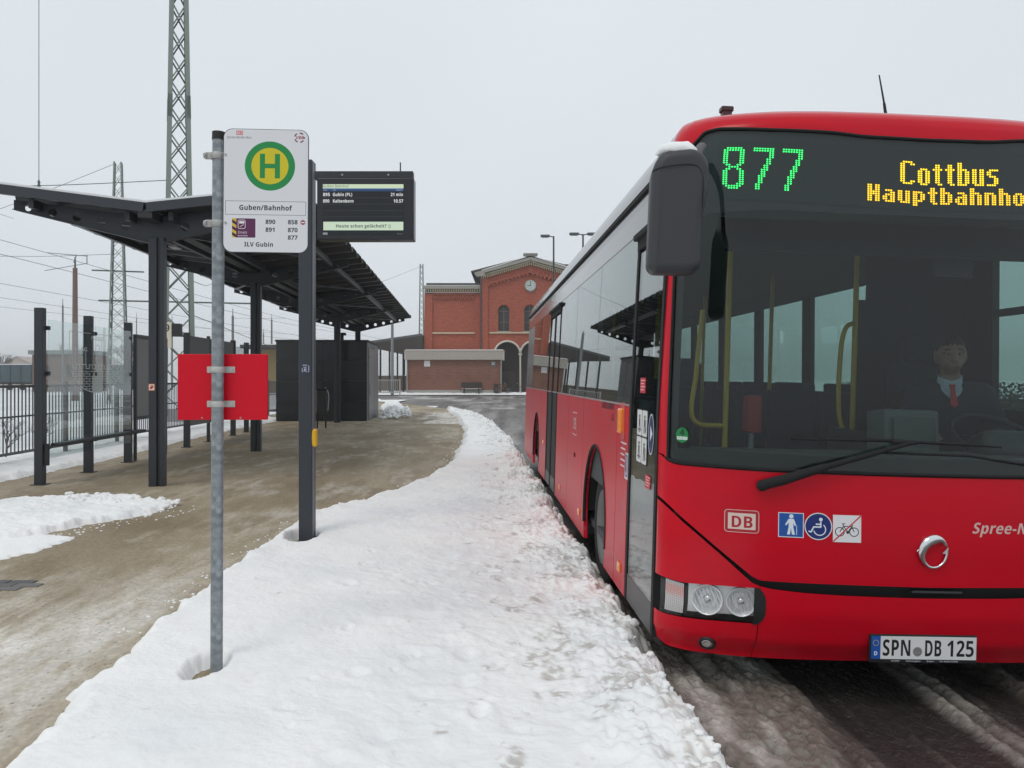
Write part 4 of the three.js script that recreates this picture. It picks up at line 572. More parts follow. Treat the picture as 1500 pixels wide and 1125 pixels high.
{ // wiper
  const w = mesh('wiper_arm', [cyl(fpt(1110, 711, 0.045), fpt(1140, 703, 0.05), 0.026, 0.026, 14), cyl(fpt(1138, 704, 0.05), fpt(1205, 683, 0.052), 0.026, 0.019, 14), cyl(fpt(1205, 683, 0.052), fpt(1332, 648, 0.035), 0.015, 0.010, 10), cyl(fpt(1116, 711, -0.01), fpt(1116, 711, 0.05), 0.026, 0.024, 16), new THREE.SphereGeometry(0.026, 16, 10).translate(...fpt(1114, 711, 0.045).toArray())], M.rubber, bus);
  mesh('wiper_blade', [cyl(fpt(1160, 643, 0.012), fpt(1300, 645, 0.016), 0.005, 0.009, 8), cyl(fpt(1300, 645, 0.016), fpt(1465, 655, 0.012), 0.009, 0.005, 8), rbox(0.13, 0.02, 0.03, 0.008, ...fpt(1322, 648, 0.02).toArray())], M.rubber, w);
  mesh('wiper_blade', [cyl(fpt(1290, 663, 0.012), fpt(1420, 668, 0.014), 0.006, 0.006, 8), cyl(fpt(1420, 668, 0.014), fpt(1560, 690, 0.03), 0.006, 0.009, 8)], M.rubber, bus);
}
// ---------- sides ----------
const zR = -11.78, zD0 = -0.37, zD1 = -1.19, zM0 = -5.8, zM1 = -7.14, wheelZ = [-2.61, -8.9];
function sidePanel(s, z0, z1, y0, y1, archZ) {
  const sh = new THREE.Shape(); sh.moveTo(z1, y0); if (archZ !== undefined) { const r = 0.60, cy = 0.50, dx = Math.sqrt(r * r - (y0 - cy) ** 2); sh.lineTo(archZ - dx, y0); const a0 = Math.atan2(y0 - cy, -dx), a1 = Math.atan2(y0 - cy, dx); sh.absarc(archZ, cy, r, a0 < 0 ? a0 + 2 * PI : a0, a1, true); }
  sh.lineTo(z0, y0); sh.lineTo(z0, y1); sh.lineTo(z1, y1); sh.closePath();
  const g = flat(ext(sh, 0.03, 0.004, 24)); g.rotateY(-PI / 2); // shape x -> z, depth -> -x
  g.translate(s < 0 ? -1.275 + 0.032 : 1.275, 0, 0); return g;
}
const belt = 1.475, gTop = 2.72, lean = Math.atan(0.03 / 1.225);
for (const s of [-1, 1]) {
  const runs = s < 0 ? [[zD1 - 0.03, -1.62], [-1.628, -3.38, wheelZ[0]], [-3.388, -4.55], [-4.558, zM0 + 0.02], [zM1 - 0.02, -8.05], [-8.058, -9.75, wheelZ[1]], [-9.758, zR]] : [[-0.38, -1.7], [-1.708, -3.5, wheelZ[0]], [-3.508, -5.5], [-5.508, -8.05], [-8.058, -9.75, wheelZ[1]], [-9.758, zR]];
  for (const [a, b, c] of runs) mesh('side_panel', sidePanel(s, a, b, 0.25, belt, c), redSide, bus);
  for (const w of wheelZ) { const arch = new THREE.TorusGeometry(0.60, 0.014, 6, 30, PI * 1.12).rotateZ(-0.06 * PI).rotateY(PI / 2).translate(s * 1.272, 0.5, w); mesh('arch_trim', arch, M.rubber, bus); mesh('wheel_house', new THREE.CylinderGeometry(0.62, 0.62, 0.5, 24, 1, true, PI / 2, PI).rotateX(PI / 2).rotateY(PI / 2).translate(s * 1.0, 0.48, w), M.black, bus).material = std([0.01, 0.01, 0.01], 0.9, 0, { side: THREE.DoubleSide }); }
  // wheels
  for (const w of wheelZ) {
    const g = new THREE.Group(); g.name = 'wheel'; g.position.set(s * 1.065, 0.478 - s * 1.065 * ROLL, w); bus.add(g);
    const prof = [[0.29, -0.13], [0.34, -0.142], [0.44, -0.135], [0.466, -0.118], [0.478, -0.09], [0.478, 0.09], [0.466, 0.118], [0.44, 0.135], [0.34, 0.142], [0.29, 0.13]].map(a => new THREE.Vector2(...a));
    mesh('tyre', new THREE.LatheGeometry(prof, 48).rotateZ(PI / 2), M.rubber, g);
    const rim = [[0.02, 0.05], [0.09, 0.06], [0.10, 0.02], [0.15, 0.0], [0.235, 0.03], [0.25, 0.10], [0.285, 0.12], [0.295, 0.138], [0.30, 0.12]].map(([r, y]) => new THREE.Vector2(r, y));
    const rg = new THREE.LatheGeometry(rim, 36).rotateZ(s < 0 ? PI / 2 : -PI / 2); const nuts = []; for (let k = 0; k < 10; k++) { const a = k / 10 * 2 * PI; nuts.push(cyl(V(s * 0.0, 0.165 * Math.cos(a), 0.165 * Math.sin(a)), V(s * 0.035, 0.165 * Math.cos(a), 0.165 * Math.sin(a)), 0.016, 0.014, 6)); }
    mesh('rim', [rg, ...nuts], std([0.20, 0.20, 0.195], 0.6, 0.4), g);
  }
  // glass band
  const bays = s < 0 ? [[zD1 - 0.03, -2.72], [-2.73, -4.25], [-4.26, zM0 + 0.02], [zM1 - 0.02, -8.66], [-8.67, -10.2]] : [[-0.42, -1.50], [-1.86, -3.0], [-3.01, -4.5], [-4.51, -6.0], [-6.01, -7.5], [-7.51, -9.0], [-9.01, -10.5]];
  const slab = (z0, z1, y0, y1, th, out = 0) => { const yc = (y0 + y1) / 2, x = WB(yc) + out - th / 2; const g = box(th, y1 - y0, z0 - z1, 0, 0, 0, 0, 0, s * lean); return g.translate(s * x, yc, (z0 + z1) / 2); };
  for (const [a, b] of bays) {
    mesh('side_window', slab(a, b, belt + 0.004, 2.56, 0.006), sideGlass, bus);
    for (const z of [a - 0.05, b + 0.05]) mesh('window_pillar', slab(z + 0.05, z - 0.05, belt, 2.56, 0.05, -0.012), frit, bus);
  }
  mesh('window_head', slab(s < 0 ? zD1 + 0.84 : -0.4, zR, 2.564, gTop, 0.03), M.glossBlack, bus);
  mesh('window_sill', slab(s < 0 ? zD1 - 0.03 : -0.4, zR, belt - 0.012, belt + 0.0, 0.012, 0.004), M.steel, bus);
  mesh('rear_quarter', slab(s < 0 ? -10.21 : -10.51, zR, belt + 0.004, 2.56, 0.02), std([0.018, 0.017, 0.018], 0.25), bus);
  if (s > 0) mesh('window_pillar', slab(-1.5, -1.86, belt, 2.56, 0.03, -0.004), frit, bus);
  if (s > 0) mesh('window_bar', slab(-0.42, -1.5, 2.13, 2.18, 0.02, -0.01), frit, bus);
  mesh('inner_wall', s < 0 ? [box(0.02, 1.0, 0.55, -1.22, 1.0, -1.5), box(0.02, 0.72, 5.0, -1.22, 1.15, -4.25 + 0.95), box(0.02, 0.72, 4.5, -1.22, 1.15, -9.45)] : box(0.02, 0.72, 11.2, 1.22, 1.15, -6.1), cabin, bus);
}
// front door and middle door
function door(z0, z1, leaves, front) {
  const g = new THREE.Group(); g.name = front ? 'front_door' : 'middle_door'; bus.add(g);
  const wl = (z0 - z1) / leaves, y0 = 0.26, ym = 1.475, y1 = 2.48, out = 0.006;
  const post = (z, w = 0.05) => { mesh('door_frame', [box(0.04, ym - y0, w, -1.275 + 0.014, (y0 + ym) / 2, z), box(0.04, y1 - ym, w, -WB((ym + y1) / 2) + 0.014, (ym + y1) / 2, z, 0, 0, -lean)], M.rubber, g); };
  for (let k = 0; k < leaves; k++) {
    const a = z0 - k * wl, b = a - wl, L = new THREE.Group(); post(a - 0.03); post(b + 0.03);
    if (!front) mesh('door_board', box(0.02, ym - y0 - 0.16, wl - 0.1, -1.262, (y0 + ym) / 2 + 0.08, (a + b) / 2), std([0.02, 0.02, 0.021], 0.7), g);
    mesh('door_pane', front ? [box(0.006, ym - y0 - 0.16, wl - 0.1, -1.272, (y0 + ym) / 2 + 0.08, (a + b) / 2), box(0.006, y1 - ym - 0.06, wl - 0.1, -WB((ym + y1) / 2) + 0.003, (ym + y1) / 2 - 0.03, (a + b) / 2, 0, 0, -lean)] : box(0.006, y1 - ym - 0.06, wl - 0.1, -WB((ym + y1) / 2) + 0.003, (ym + y1) / 2 - 0.03, (a + b) / 2, 0, 0, -lean), doorGlass, g);
    mesh('kick_panel', box(0.03, 0.16, wl - 0.1, -1.262, y0 + 0.08, (a + b) / 2), std([0.05, 0.052, 0.055], 0.4), g);
  }
  mesh('door_header', [box(0.05, 0.07, z0 - z1, -WB(2.53) + 0.015, y1, (z0 + z1) / 2), rbox(0.05, 0.04, z0 - z1 + 0.06, 0.01, -WB(2.58) - 0.012, y1 + 0.05, (z0 + z1) / 2)], M.rubber, g);
  mesh('door_grip', [tube([V(-1.19, 0.9, (z0 + z1) / 2), V(-1.16, 1.1, (z0 + z1) / 2), V(-1.16, 1.6, (z0 + z1) / 2), V(-1.17, 1.75, (z0 + z1) / 2)], 0.014)], M.yellow, g);
  return g;
}
const fd = door(zD0, zD1, 1, true); door(zM0, zM1, 2, false);
{ // pictograms and notes on door and side
  const pic = canvasTex(256, 512, (x) => { x.fillStyle = '#16181a'; x.fillRect(0, 0, 256, 512); for (const [X, Y, k] of [[8, 8, 0], [132, 8, 1], [8, 262, 2], [132, 262, 3]]) { x.fillStyle = '#d9dad8'; x.beginPath(); x.roundRect(X, Y, 116, 240, 14); x.fill(); x.fillStyle = '#24262a'; x.beginPath(); x.arc(X + 60, Y + 60, 16, 0, 7); x.fill(); x.fillRect(X + 44, Y + 80, 32, 70); x.fillRect(X + 40, Y + 150, 14, 62); x.fillRect(X + 66, Y + 150, 14, 62); if (k % 2) x.fillRect(X + 84, Y + 90, 10, 110); else x.fillRect(X + 20, Y + 180, 80, 10); } });
  const side = (name, w, h, y, z, mat, p = bus) => mesh(name, new THREE.PlaneGeometry(w, h).rotateY(-PI / 2).translate(-1.2785, y, z), mat, p, true);
  side('pictogram_sheet', 0.30, 0.32, 1.30, -0.80, std([1, 1, 1], 0.5, 0, { map: pic }), fd);
  side('round_sticker', 0.15, 0.24, 1.33, -0.55, std([1, 1, 1], 0.5, 0, { transparent: true, map: canvasTex(128, 192, x => { x.clearRect(0, 0, 128, 192); x.strokeStyle = '#c8ccd6'; x.fillStyle = '#27305a'; x.lineWidth = 8; x.beginPath(); x.ellipse(64, 96, 58, 88, 0, 0, 7); x.fill(); x.stroke(); x.fillStyle = '#d9dde6'; x.beginPath(); x.moveTo(44, 56); x.lineTo(96, 92); x.lineTo(44, 130); x.fill(); }) }), fd);
  const note = canvasTex(128, 128, x => { x.fillStyle = '#c32436'; x.fillRect(0, 0, 128, 128); x.fillStyle = '#e6c4c6'; for (let k = 0; k < 4; k++) x.fillRect(12, 18 + k * 26, 104 - (k % 2) * 26, 9); });
  mesh('red_note', new THREE.PlaneGeometry(0.15, 0.09).rotateY(-PI / 2).rotateZ(0).translate(-1.2765, 1.60, -0.82), std([1, 1, 1], 0.5, 0, { map: note }), fd, true); side('red_note', 0.14, 0.075, 1.06, -0.6, std([1, 1, 1], 0.5, 0, { map: note }), fd);
  const dot = canvasTex(256, 128, x => { x.clearRect(0, 0, 256, 128); x.fillStyle = '#dfb9bb'; for (let k = 0; k < 5; k++) x.fillRect(12, 10 + k * 24, 220 - (k * 37) % 90, 9); });
  side('small_print', 0.24, 0.20, 1.14, -1.36, std([1, 1, 1], 0.5, 0, { map: dot, transparent: true }));
  side('service_label', 0.11, 0.17, 1.08, -1.25, std([1, 1, 1], 0.4, 0, { map: canvasTex(96, 160, x => { x.fillStyle = '#d9cfd6'; x.fillRect(0, 0, 96, 160); x.fillStyle = '#7a6890'; x.fillRect(14, 14, 68, 132); x.fillStyle = '#cfc7d6'; x.fillRect(34, 24, 28, 108); }) }));
  const let_ = canvasTex(512, 256, x => { x.clearRect(0, 0, 512, 256); x.fillStyle = '#2a1216'; x.font = 'italic bold 92px sans-serif'; x.fillText('CROSSWAY', 8, 90, 490); x.font = 'italic bold 74px sans-serif'; x.fillText('LE', 400, 170); });
  side('model_lettering', 0.62, 0.24, 1.38, -2.05, std([1, 1, 1], 0.4, 0, { map: let_, transparent: true }));
  side('operator_logo', 0.34, 0.24, 1.2, -4.0, std([1, 1, 1], 0.4, 0, { transparent: true, map: canvasTex(256, 180, x => { x.clearRect(0, 0, 256, 180); x.strokeStyle = '#dcb0b4'; x.lineWidth = 9; x.strokeRect(10, 10, 236, 160); x.fillStyle = '#dcb0b4'; x.font = 'bold 120px sans-serif'; x.textAlign = 'center'; x.fillText('DB', 128, 132); }) }));
  const am = phys([0.85, 0.25, 0.015], { roughness: 0.15, clearcoat: 0.6 });
  const lamp = mesh('side_repeater', [rbox(0.05, 0.17, 0.08, 0.022, -1.29, 1.36, -1.42)], am, bus); mesh('lamp_base', rbox(0.012, 0.24, 0.10, 0.004, -1.277, 1.36, -1.42), std([0.55, 0.12, 0.12], 0.4), lamp);
  for (const [y, z] of [[0.40, -1.40], [0.42, -3.5], [0.42, -5.2], [0.75, -7.5]]) mesh('side_marker', rbox(0.014, 0.06, 0.09, 0.005, -1.281, y, z), am, bus);
  for (const z of [-3.95]) mesh('panel_latch', rbox(0.01, 0.04, 0.05, 0.003, -1.279, 0.9, z), M.rubber, bus);
}
// roof, rear, floor
{
  const sec = []; for (let k = 0; k <= 14; k++) { const y = lerp(gTop, 3.095, Math.sin(k / 14 * PI / 2)); sec.push([-WB(y), y]); } const full = [...sec, ...sec.slice().reverse().map(([x, y]) => [-x, y])];
  const inner = full.slice().reverse().map(([x, y]) => [x * 0.95, y - 0.06]);
  const g = flat(ext(shapeOf([...full, ...inner]), -0.92 - zR).translate(0, 0, zR)); mesh('roof', g, phys([0.05, 0.05, 0.053], { roughness: 0.22, clearcoat: 0.5 }), bus);
  for (const s of [-1, 1]) { const pos = [], idx = [], n = 20, m = 6; for (let j = 0; j <= n; j++) { const y = lerp(gTop, 3.095, Math.sin(j / n * PI / 2)); for (let i = 0; i <= m; i++) pos.push(s * (WB(y) - 0.002), y, lerp(PZ(y) - DD + 0.004, -0.95, i / m)); } for (let j = 0; j < n; j++) for (let i = 0; i < m; i++) { const o = j * (m + 1) + i; s < 0 ? idx.push(o, o + m + 1, o + 1, o + 1, o + m + 1, o + m + 2) : idx.push(o, o + 1, o + m + 1, o + 1, o + m + 2, o + m + 1); } const gg = new THREE.BufferGeometry(); gg.setAttribute('position', new THREE.Float32BufferAttribute(pos, 3)); gg.setIndex(idx); gg.computeVertexNormals(); mesh('roof_corner', gg, phys([0.05, 0.05, 0.053], { roughness: 0.22, clearcoat: 0.5, side: THREE.DoubleSide }), bus); }
  { const o = []; for (let k = -16; k <= 16; k++) { const p = fth(k / 16 * 1.5, 3.09); o.push([p.x * 0.99, p.z + 0.03]); } o.push([0.98, -1.0], [-0.98, -1.0]); mesh('roof_front_plate', ext(shapeOf(o), 0.02).rotateX(PI / 2).translate(0, 3.088, 0), red, bus); }
  mesh('roof_rail', [-1, 1].map(s => box(0.025, 0.03, 11.3, s * (WB(2.80) + 0.006), 2.80, zR / 2 - 0.3)), M.rubber, bus);
  mesh('ceiling', box(2.2, 0.02, 11.0, 0, 2.66, -6.0), ceilMat, bus);
  mesh('ceiling_cove', [-1, 1].map(s => box(0.35, 0.02, 11.0, s * 1.03, 2.62, -6.0, 0, 0, s * -0.4)), ceilMat, bus);
  const rearT = std([0.03, 0.028, 0.03], 0.35); mesh('rear_wall', [rbox(2.5, 1.25, 0.06, 0.03, 0, 0.92, zR - 0.03)], redSide, bus); mesh('rear_window', [rbox(2.36, 1.26, 0.05, 0.03, 0, 2.15, zR - 0.03), rbox(2.1, 0.3, 0.05, 0.02, 0, 2.9, zR - 0.025)], rearT, bus);
  mesh('floor', [box(2.4, 0.05, 10.9, 0, 0.38, -6.15)], std([0.06, 0.062, 0.066], 0.7), bus); mesh('underfloor', box(2.3, 0.1, 9.8, 0, 0.34, -6.4), M.black, bus);
  const rm = at(1064, 161, 4.62).applyMatrix4(busInv), ra = at(1298, 176, 4.85).applyMatrix4(busInv); mesh('roof_marker', [rbox(0.07, 0.03, 0.06, 0.008, rm.x, rm.y, rm.z), box(0.05, 0.09, 0.05, rm.x, rm.y - 0.05, rm.z)], std([0.05, 0.02, 0.02], 0.4), bus);
  mesh('roof_aerial', [cyl(V(ra.x + 0.02, ra.y - 0.1, ra.z), V(ra.x - 0.015, ra.y + 0.10, ra.z), 0.013, 0.008), cyl(V(ra.x - 0.015, ra.y + 0.10, ra.z), V(ra.x - 0.05, ra.y + 0.265, ra.z), 0.006, 0.004)], M.black, bus);
}
// mirror
{
  const g = new THREE.Group(); g.name = 'wing_mirror'; { const w = at(992, 305, 3.55).applyMatrix4(busInv); g.position.copy(w); } g.rotation.set(0, -0.12, -ROLL); bus.add(g);
  const mm = std([0.034, 0.036, 0.041], 0.5, 0, { bumpMap: rep(grainTex, 6), bumpScale: 0.0006 });
  const sh = new THREE.Shape(); sh.moveTo(-0.085, -0.285); sh.quadraticCurveTo(-0.134, -0.285, -0.132, -0.235); sh.lineTo(-0.115, 0.13); sh.quadraticCurveTo(-0.10, 0.225, -0.04, 0.238); sh.lineTo(0.05, 0.246); sh.quadraticCurveTo(0.118, 0.24, 0.13, 0.165); sh.lineTo(0.126, 0.06); sh.lineTo(0.10, -0.06); sh.lineTo(0.096, -0.235); sh.quadraticCurveTo(0.09, -0.287, 0.04, -0.288); sh.closePath();
  mesh('mirror_shell', ext(sh, 0.08, 0.04, 16, 7).translate(0, 0, -0.05), mm, g);
  mesh('shell_seam', tube([V(-0.112, 0.148, 0.045), V(-0.085, 0.158, 0.071), V(0.07, 0.166, 0.071), V(0.097, 0.13, 0.069), V(0.10, 0.02, 0.066), V(0.098, -0.05, 0.04)], 0.0022, 6, 50), M.black, g);
  mesh('mirror_glass', box(0.18, 0.38, 0.004, -0.015, -0.05, -0.085), M.chrome, g);
  mesh('mirror_arm', [tube([V(0.09, 0.17, -0.02), V(0.10, 0.25, -0.12), V(0.16, 0.36, -0.36), V(0.19, 0.42, -0.62)], 0.026, 10, 24)], mm, g);
  bus.updateMatrixWorld(true); const wp = g.localToWorld(V(0.0, 0.247, -0.01));
  const sn = new THREE.IcosahedronGeometry(0.1, 4), p = sn.attributes.position; for (let i = 0; i < p.count; i++) { const n = 0.8 + 0.5 * fbm(p.getX(i) * 22 + 4, p.getZ(i) * 22 + p.getY(i) * 9, 3, 400); p.setXYZ(i, p.getX(i) * 0.82 * n, Math.max(-0.012, p.getY(i) * 0.42 * n), p.getZ(i) * 0.55 * n); } const sm = flat(sn); const s2 = mergeVertices(sm.deleteAttribute('normal').deleteAttribute('uv'), 1e-5); s2.computeVertexNormals();
  const sc = mesh('mirror_snow', s2, M.pureSnow); sc.position.copy(wp); tag(sc, 'small cap of snow on top of the bus mirror', 'snow');
}
// interior
{
  const poleM = std([0.62, 0.40, 0.03], 0.4), seatM = std([0.02, 0.025, 0.045], 0.8), dashM = std([0.045, 0.05, 0.052], 0.6);
  for (const [x, z, y0, y1] of [[-0.63, -1.3, 0.4, 2.64], [0.33, -1.55, 0.4, 2.64], [0.42, -3.4, 0.4, 2.64], [-0.35, -4.6, 0.4, 2.64], [0.36, -5.4, 0.4, 2.64], [-0.35, -7.4, 0.4, 2.64], [0.36, -7.9, 0.4, 2.64]]) mesh('grab_pole', cyl(V(x, y0, z), V(x, y1, z), 0.018, 0.018, 12), poleM, bus);
  mesh('grab_handle', tube([V(0.33, 1.30, -1.55), V(0.26, 1.32, -1.5), V(0.22, 1.40, -1.5), V(0.22, 1.95, -1.5), V(0.25, 2.04, -1.5), V(0.33, 2.07, -1.55)], 0.016, 8, 40), poleM, bus); mesh('grab_handle', tube([V(-0.63, 1.35, -1.3), V(-0.84, 1.38, -1.28), V(-0.83, 1.7, -1.3), V(-0.80, 2.1, -1.3)], 0.016, 8, 30), poleM, bus);
  const sg = mergeGeometries([flat(rbox(0.44, 0.10, 0.44, 0.03, 0, 0.46, 0)), flat(rbox(0.44, 0.72, 0.08, 0.03, 0, 0.82, -0.24, -0.14)), flat(rbox(0.28, 0.10, 0.05, 0.02, 0, 1.2, -0.30, -0.14)), flat(box(0.08, 0.42, 0.3, 0, 0.21, -0.02))]);
  for (let k = 0; k < 9; k++) for (const x of [-0.98, -0.53, 0.53, 0.98]) { const z = -2.9 - k * 0.86; if (x < 0 && z < zM0 + 0.5 && z > zM1 - 0.3) continue; if (x < 0 && k === 0) continue; const m = new THREE.Mesh(sg, seatM); m.name = 'passenger_seat'; m.position.set(x, 0.41 + (k > 5 ? 0.35 : 0), z); m.rotation.y = 0; m.castShadow = m.receiveShadow = true; bus.add(m); }
  mesh('raised_floor', box(2.4, 0.35, 3.4, 0, 0.575, -9.9), cabin, bus);
  mesh('driver_platform', box(1.05, 0.3, 1.5, 0.7, 0.55, -0.98), M.black, bus);
  // dashboard following the curved front
  const dash = new THREE.Shape(); dash.moveTo(-1.1, -0.42); dash.quadraticCurveTo(-0.7, -0.12, 0, -0.10); dash.quadraticCurveTo(0.7, -0.12, 1.1, -0.42); dash.lineTo(1.1, -0.62); dash.lineTo(0.2, -0.55); dash.lineTo(-0.5, -0.42); dash.closePath();
  mesh('dashboard', ext(dash, 0.75, 0.01).rotateX(PI / 2).translate(0, 1.27, 0), dashM, bus);
  mesh('instrument_hood', [rbox(0.62, 0.16, 0.22, 0.06, 0.82, 1.32, -0.46, -0.3)], std([0.03, 0.034, 0.036], 0.5), bus);
  const sw = new THREE.TorusGeometry(0.235, 0.017, 10, 40).rotateX(-1.05).translate(0.73, 1.36, -0.62); mesh('steering_wheel', [sw, cyl(V(0.73, 1.34, -0.61), V(0.73, 1.05, -0.42), 0.04), bar(V(0.50, 1.36, -0.62), V(0.96, 1.36, -0.62), 0.03, 0.02)], M.black, bus);
  const tm = mesh('ticket_machine', [rbox(0.34, 0.26, 0.2, 0.02, 0.24, 1.37, -0.72, -0.1, 0.1)], std([0.10, 0.11, 0.11], 0.5), bus); mesh('machine_screen', rbox(0.26, 0.14, 0.02, 0.005, 0.245, 1.39, -0.605, -0.1, 0.1), std([0.05, 0.06, 0.06], 0.2), tm);
  mesh('cab_partition', [box(0.80, 1.6, 0.03, 0.82, 1.45, -1.75), box(0.72, 0.42, 0.03, 0.86, 2.45, -1.75), box(0.03, 0.8, 0.9, 0.22, 0.95, -1.2)], std([0.022, 0.025, 0.028], 0.7), bus);
  mesh('driver_seat', [rbox(0.5, 0.12, 0.5, 0.04, 0.73, 1.02, -1.06), rbox(0.48, 0.78, 0.12, 0.05, 0.73, 1.42, -1.36, -0.12), rbox(0.30, 0.2, 0.1, 0.04, 0.73, 1.90, -1.42, -0.1), box(0.3, 0.36, 0.3, 0.73, 0.85, -1.08)], std([0.014, 0.016, 0.02], 0.85), bus);
  mesh('validator', [rbox(0.10, 0.26, 0.12, 0.01, -0.30, 1.42, -1.75)], std([0.55, 0.03, 0.04], 0.4), bus); mesh('validator_post', cyl(V(-0.30, 0.4, -1.75), V(-0.30, 1.3, -1.75), 0.02), M.steel, bus);
  mesh('interior_mirror', rbox(0.22, 0.12, 0.03, 0.01, 0.35, 2.30, -0.45), M.black, bus);
  mesh('sun_blind', box(1.9, 0.02, 0.25, 0, 2.44, -0.45, 0.9), std([0.03, 0.034, 0.034], 0.8), bus);
}
// ---------- the driver ----------
function fieldMesh(c, half, res, f) {
  const mc = new MarchingCubes(res, new THREE.MeshStandardMaterial(), false, false, 60000); mc.isolation = 0;
  let k = 0; for (let z = 0; z < res; z++) for (let y = 0; y < res; y++) for (let x = 0; x < res; x++) { const p = [c[0] + half * (x - res / 2) / (res / 2), c[1] + half * (y - res / 2) / (res / 2), c[2] + half * (z - res / 2) / (res / 2)]; mc.field[k++] = -f(...p); }
  mc.update(); const n = mc.count, pos = new Float32Array(n * 3), nor = new Float32Array(n * 3);
  for (let i = 0; i < n; i++) { for (let a = 0; a < 3; a++) { pos[3 * i + a] = mc.positionArray[3 * i + a] * half + c[a]; nor[3 * i + a] = mc.normalArray[3 * i + a]; } }
  const g = new THREE.BufferGeometry(); g.setAttribute('position', new THREE.BufferAttribute(pos, 3)); const m = mergeVertices(g, 1e-5); m.computeVertexNormals(); return m;
}
const capsule = (a, b, r0, r1) => { const d = [b[0] - a[0], b[1] - a[1], b[2] - a[2]], L = d[0] ** 2 + d[1] ** 2 + d[2] ** 2; return (x, y, z) => { const t = clamp(((x - a[0]) * d[0] + (y - a[1]) * d[1] + (z - a[2]) * d[2]) / L); return Math.hypot(x - a[0] - t * d[0], y - a[1] - t * d[1], z - a[2] - t * d[2]) - lerp(r0, r1, t); }; };
const ell = (c, r) => (x, y, z) => { const q = Math.hypot((x - c[0]) / r[0], (y - c[1]) / r[1], (z - c[2]) / r[2]); return (q - 1) * Math.min(...r); };
const smin = (list, k) => (x, y, z) => { let s = 0; for (const f of list) s += Math.exp(-f(x, y, z) / k); return -k * Math.log(s); };
{
  bus.updateMatrixWorld(true);
  const t = thing('person', 'seated bus driver in dark sweater with light shirt collar and red tie', 'person', [0, 0, 0]); t.position.copy(bus.localToWorld(V(0.73, 1.08, -1.06))); t.rotation.y = -0.30;
  // local: origin on the seat cushion, z forward
  const head = [0, 0.76, 0.06];
  const arms = s => [capsule([s * 0.19, 0.50, 0.0], [s * 0.27, 0.27, 0.12], 0.058, 0.046), capsule([s * 0.27, 0.27, 0.12], [s * 0.17, 0.26, 0.36], 0.044, 0.032)];
  const torso = [capsule([0, 0.10, 0.02], [0, 0.30, 0.0], 0.155, 0.15), capsule([-0.10, 0.44, -0.01], [0.10, 0.44, -0.01], 0.125, 0.125), capsule([-0.16, 0.51, -0.01], [0.16, 0.51, -0.01], 0.065, 0.065)];
  const legs = s => [capsule([s * 0.10, 0.07, 0.02], [s * 0.12, 0.09, 0.42], 0.085, 0.065), capsule([s * 0.12, 0.09, 0.42], [s * 0.12, -0.32, 0.50], 0.06, 0.04), capsule([s * 0.12, -0.34, 0.48], [s * 0.12, -0.36, 0.62], 0.04, 0.03)];
  const hand = s => { const w = [s * 0.17, 0.26, 0.36], o = [smin([capsule(w, [s * 0.165, 0.275, 0.40], 0.028, 0.026), capsule([s * 0.15, 0.275, 0.42], [s * 0.19, 0.275, 0.42], 0.018, 0.018)], 0.01)]; for (let k = 0; k < 4; k++) { const x = s * (0.145 + k * 0.016); o.push(capsule([x, 0.28, 0.43], [x, 0.285, 0.462], 0.0085, 0.008), capsule([x, 0.285, 0.462], [x, 0.262, 0.475 - (k % 3) * 0.003], 0.008, 0.007)); } o.push(capsule([s * 0.145, 0.27, 0.405], [s * 0.125, 0.27, 0.44], 0.01, 0.0085)); return o; };
  const neck = capsule([0, 0.52, 0.0], [0, 0.68, 0.03], 0.058, 0.052);
  const face = [ell([0, 0.785, 0.045], [0.078, 0.105, 0.098]), ell([0, 0.715, 0.085], [0.056, 0.058, 0.062]), capsule([0, 0.77, 0.148], [0, 0.735, 0.166], 0.010, 0.015), capsule([-0.05, 0.795, 0.125], [0.05, 0.795, 0.125], 0.016, 0.016), ell([-0.08, 0.755, 0.035], [0.012, 0.032, 0.02]), ell([0.08, 0.755, 0.035], [0.012, 0.032, 0.02]), capsule([-0.018, 0.706, 0.142], [0.018, 0.706, 0.142], 0.009, 0.009)];
  const bodyF = smin([...torso, ...arms(-1), ...arms(1), ...legs(-1), ...legs(1), neck], 0.018), headF = smin([neck, ...face], 0.010);
  const bodyG = fieldMesh([0, 0.14, 0.2], 0.56, 92, bodyF), headG = fieldMesh([0, 0.74, 0.06], 0.19, 92, headF), hg = [-1, 1].map(s => fieldMesh([s * 0.16, 0.27, 0.42], 0.085, 56, smin(hand(s), 0.004)));
  mesh('body', [bodyG, headG, ...hg].map(g => { g.deleteAttribute && g.setAttribute('uv', new THREE.BufferAttribute(new Float32Array(g.attributes.position.count * 2), 2)); return g; }), std([0.30, 0.165, 0.115], 0.5), t);
  const over = smin([...torso, ...arms(-1), ...arms(1)], 0.02), collarCut = (x, y, z) => Math.max(over(x, y, z) - 0.016, -(Math.hypot(x * 1.25, (z - 0.06) * 0.8) - 0.075 + Math.max(0, 0.55 - y) * 0.55), y - 0.605);
  mesh('sweater', fieldMesh([0, 0.32, 0.12], 0.46, 92, collarCut), std([0.018, 0.022, 0.038], 0.9), t);
  const leg = smin([...legs(-1).slice(0, 2), ...legs(1).slice(0, 2)], 0.02); mesh('trousers', fieldMesh([0, -0.05, 0.26], 0.4, 70, (x, y, z) => leg(x, y, z) - 0.014), std([0.015, 0.016, 0.02], 0.9), t);
  mesh('shirt', fieldMesh([0, 0.52, 0.05], 0.16, 60, (x, y, z) => Math.max(Math.min(over(x, y, z) - 0.010, neck(x, y, z) - 0.016), y - 0.622 - 0.25 * Math.abs(x) + 0.3 * (z - 0.02), -(y - 0.40), Math.abs(x) - 0.10)), std([0.45, 0.52, 0.62], 0.8), t);
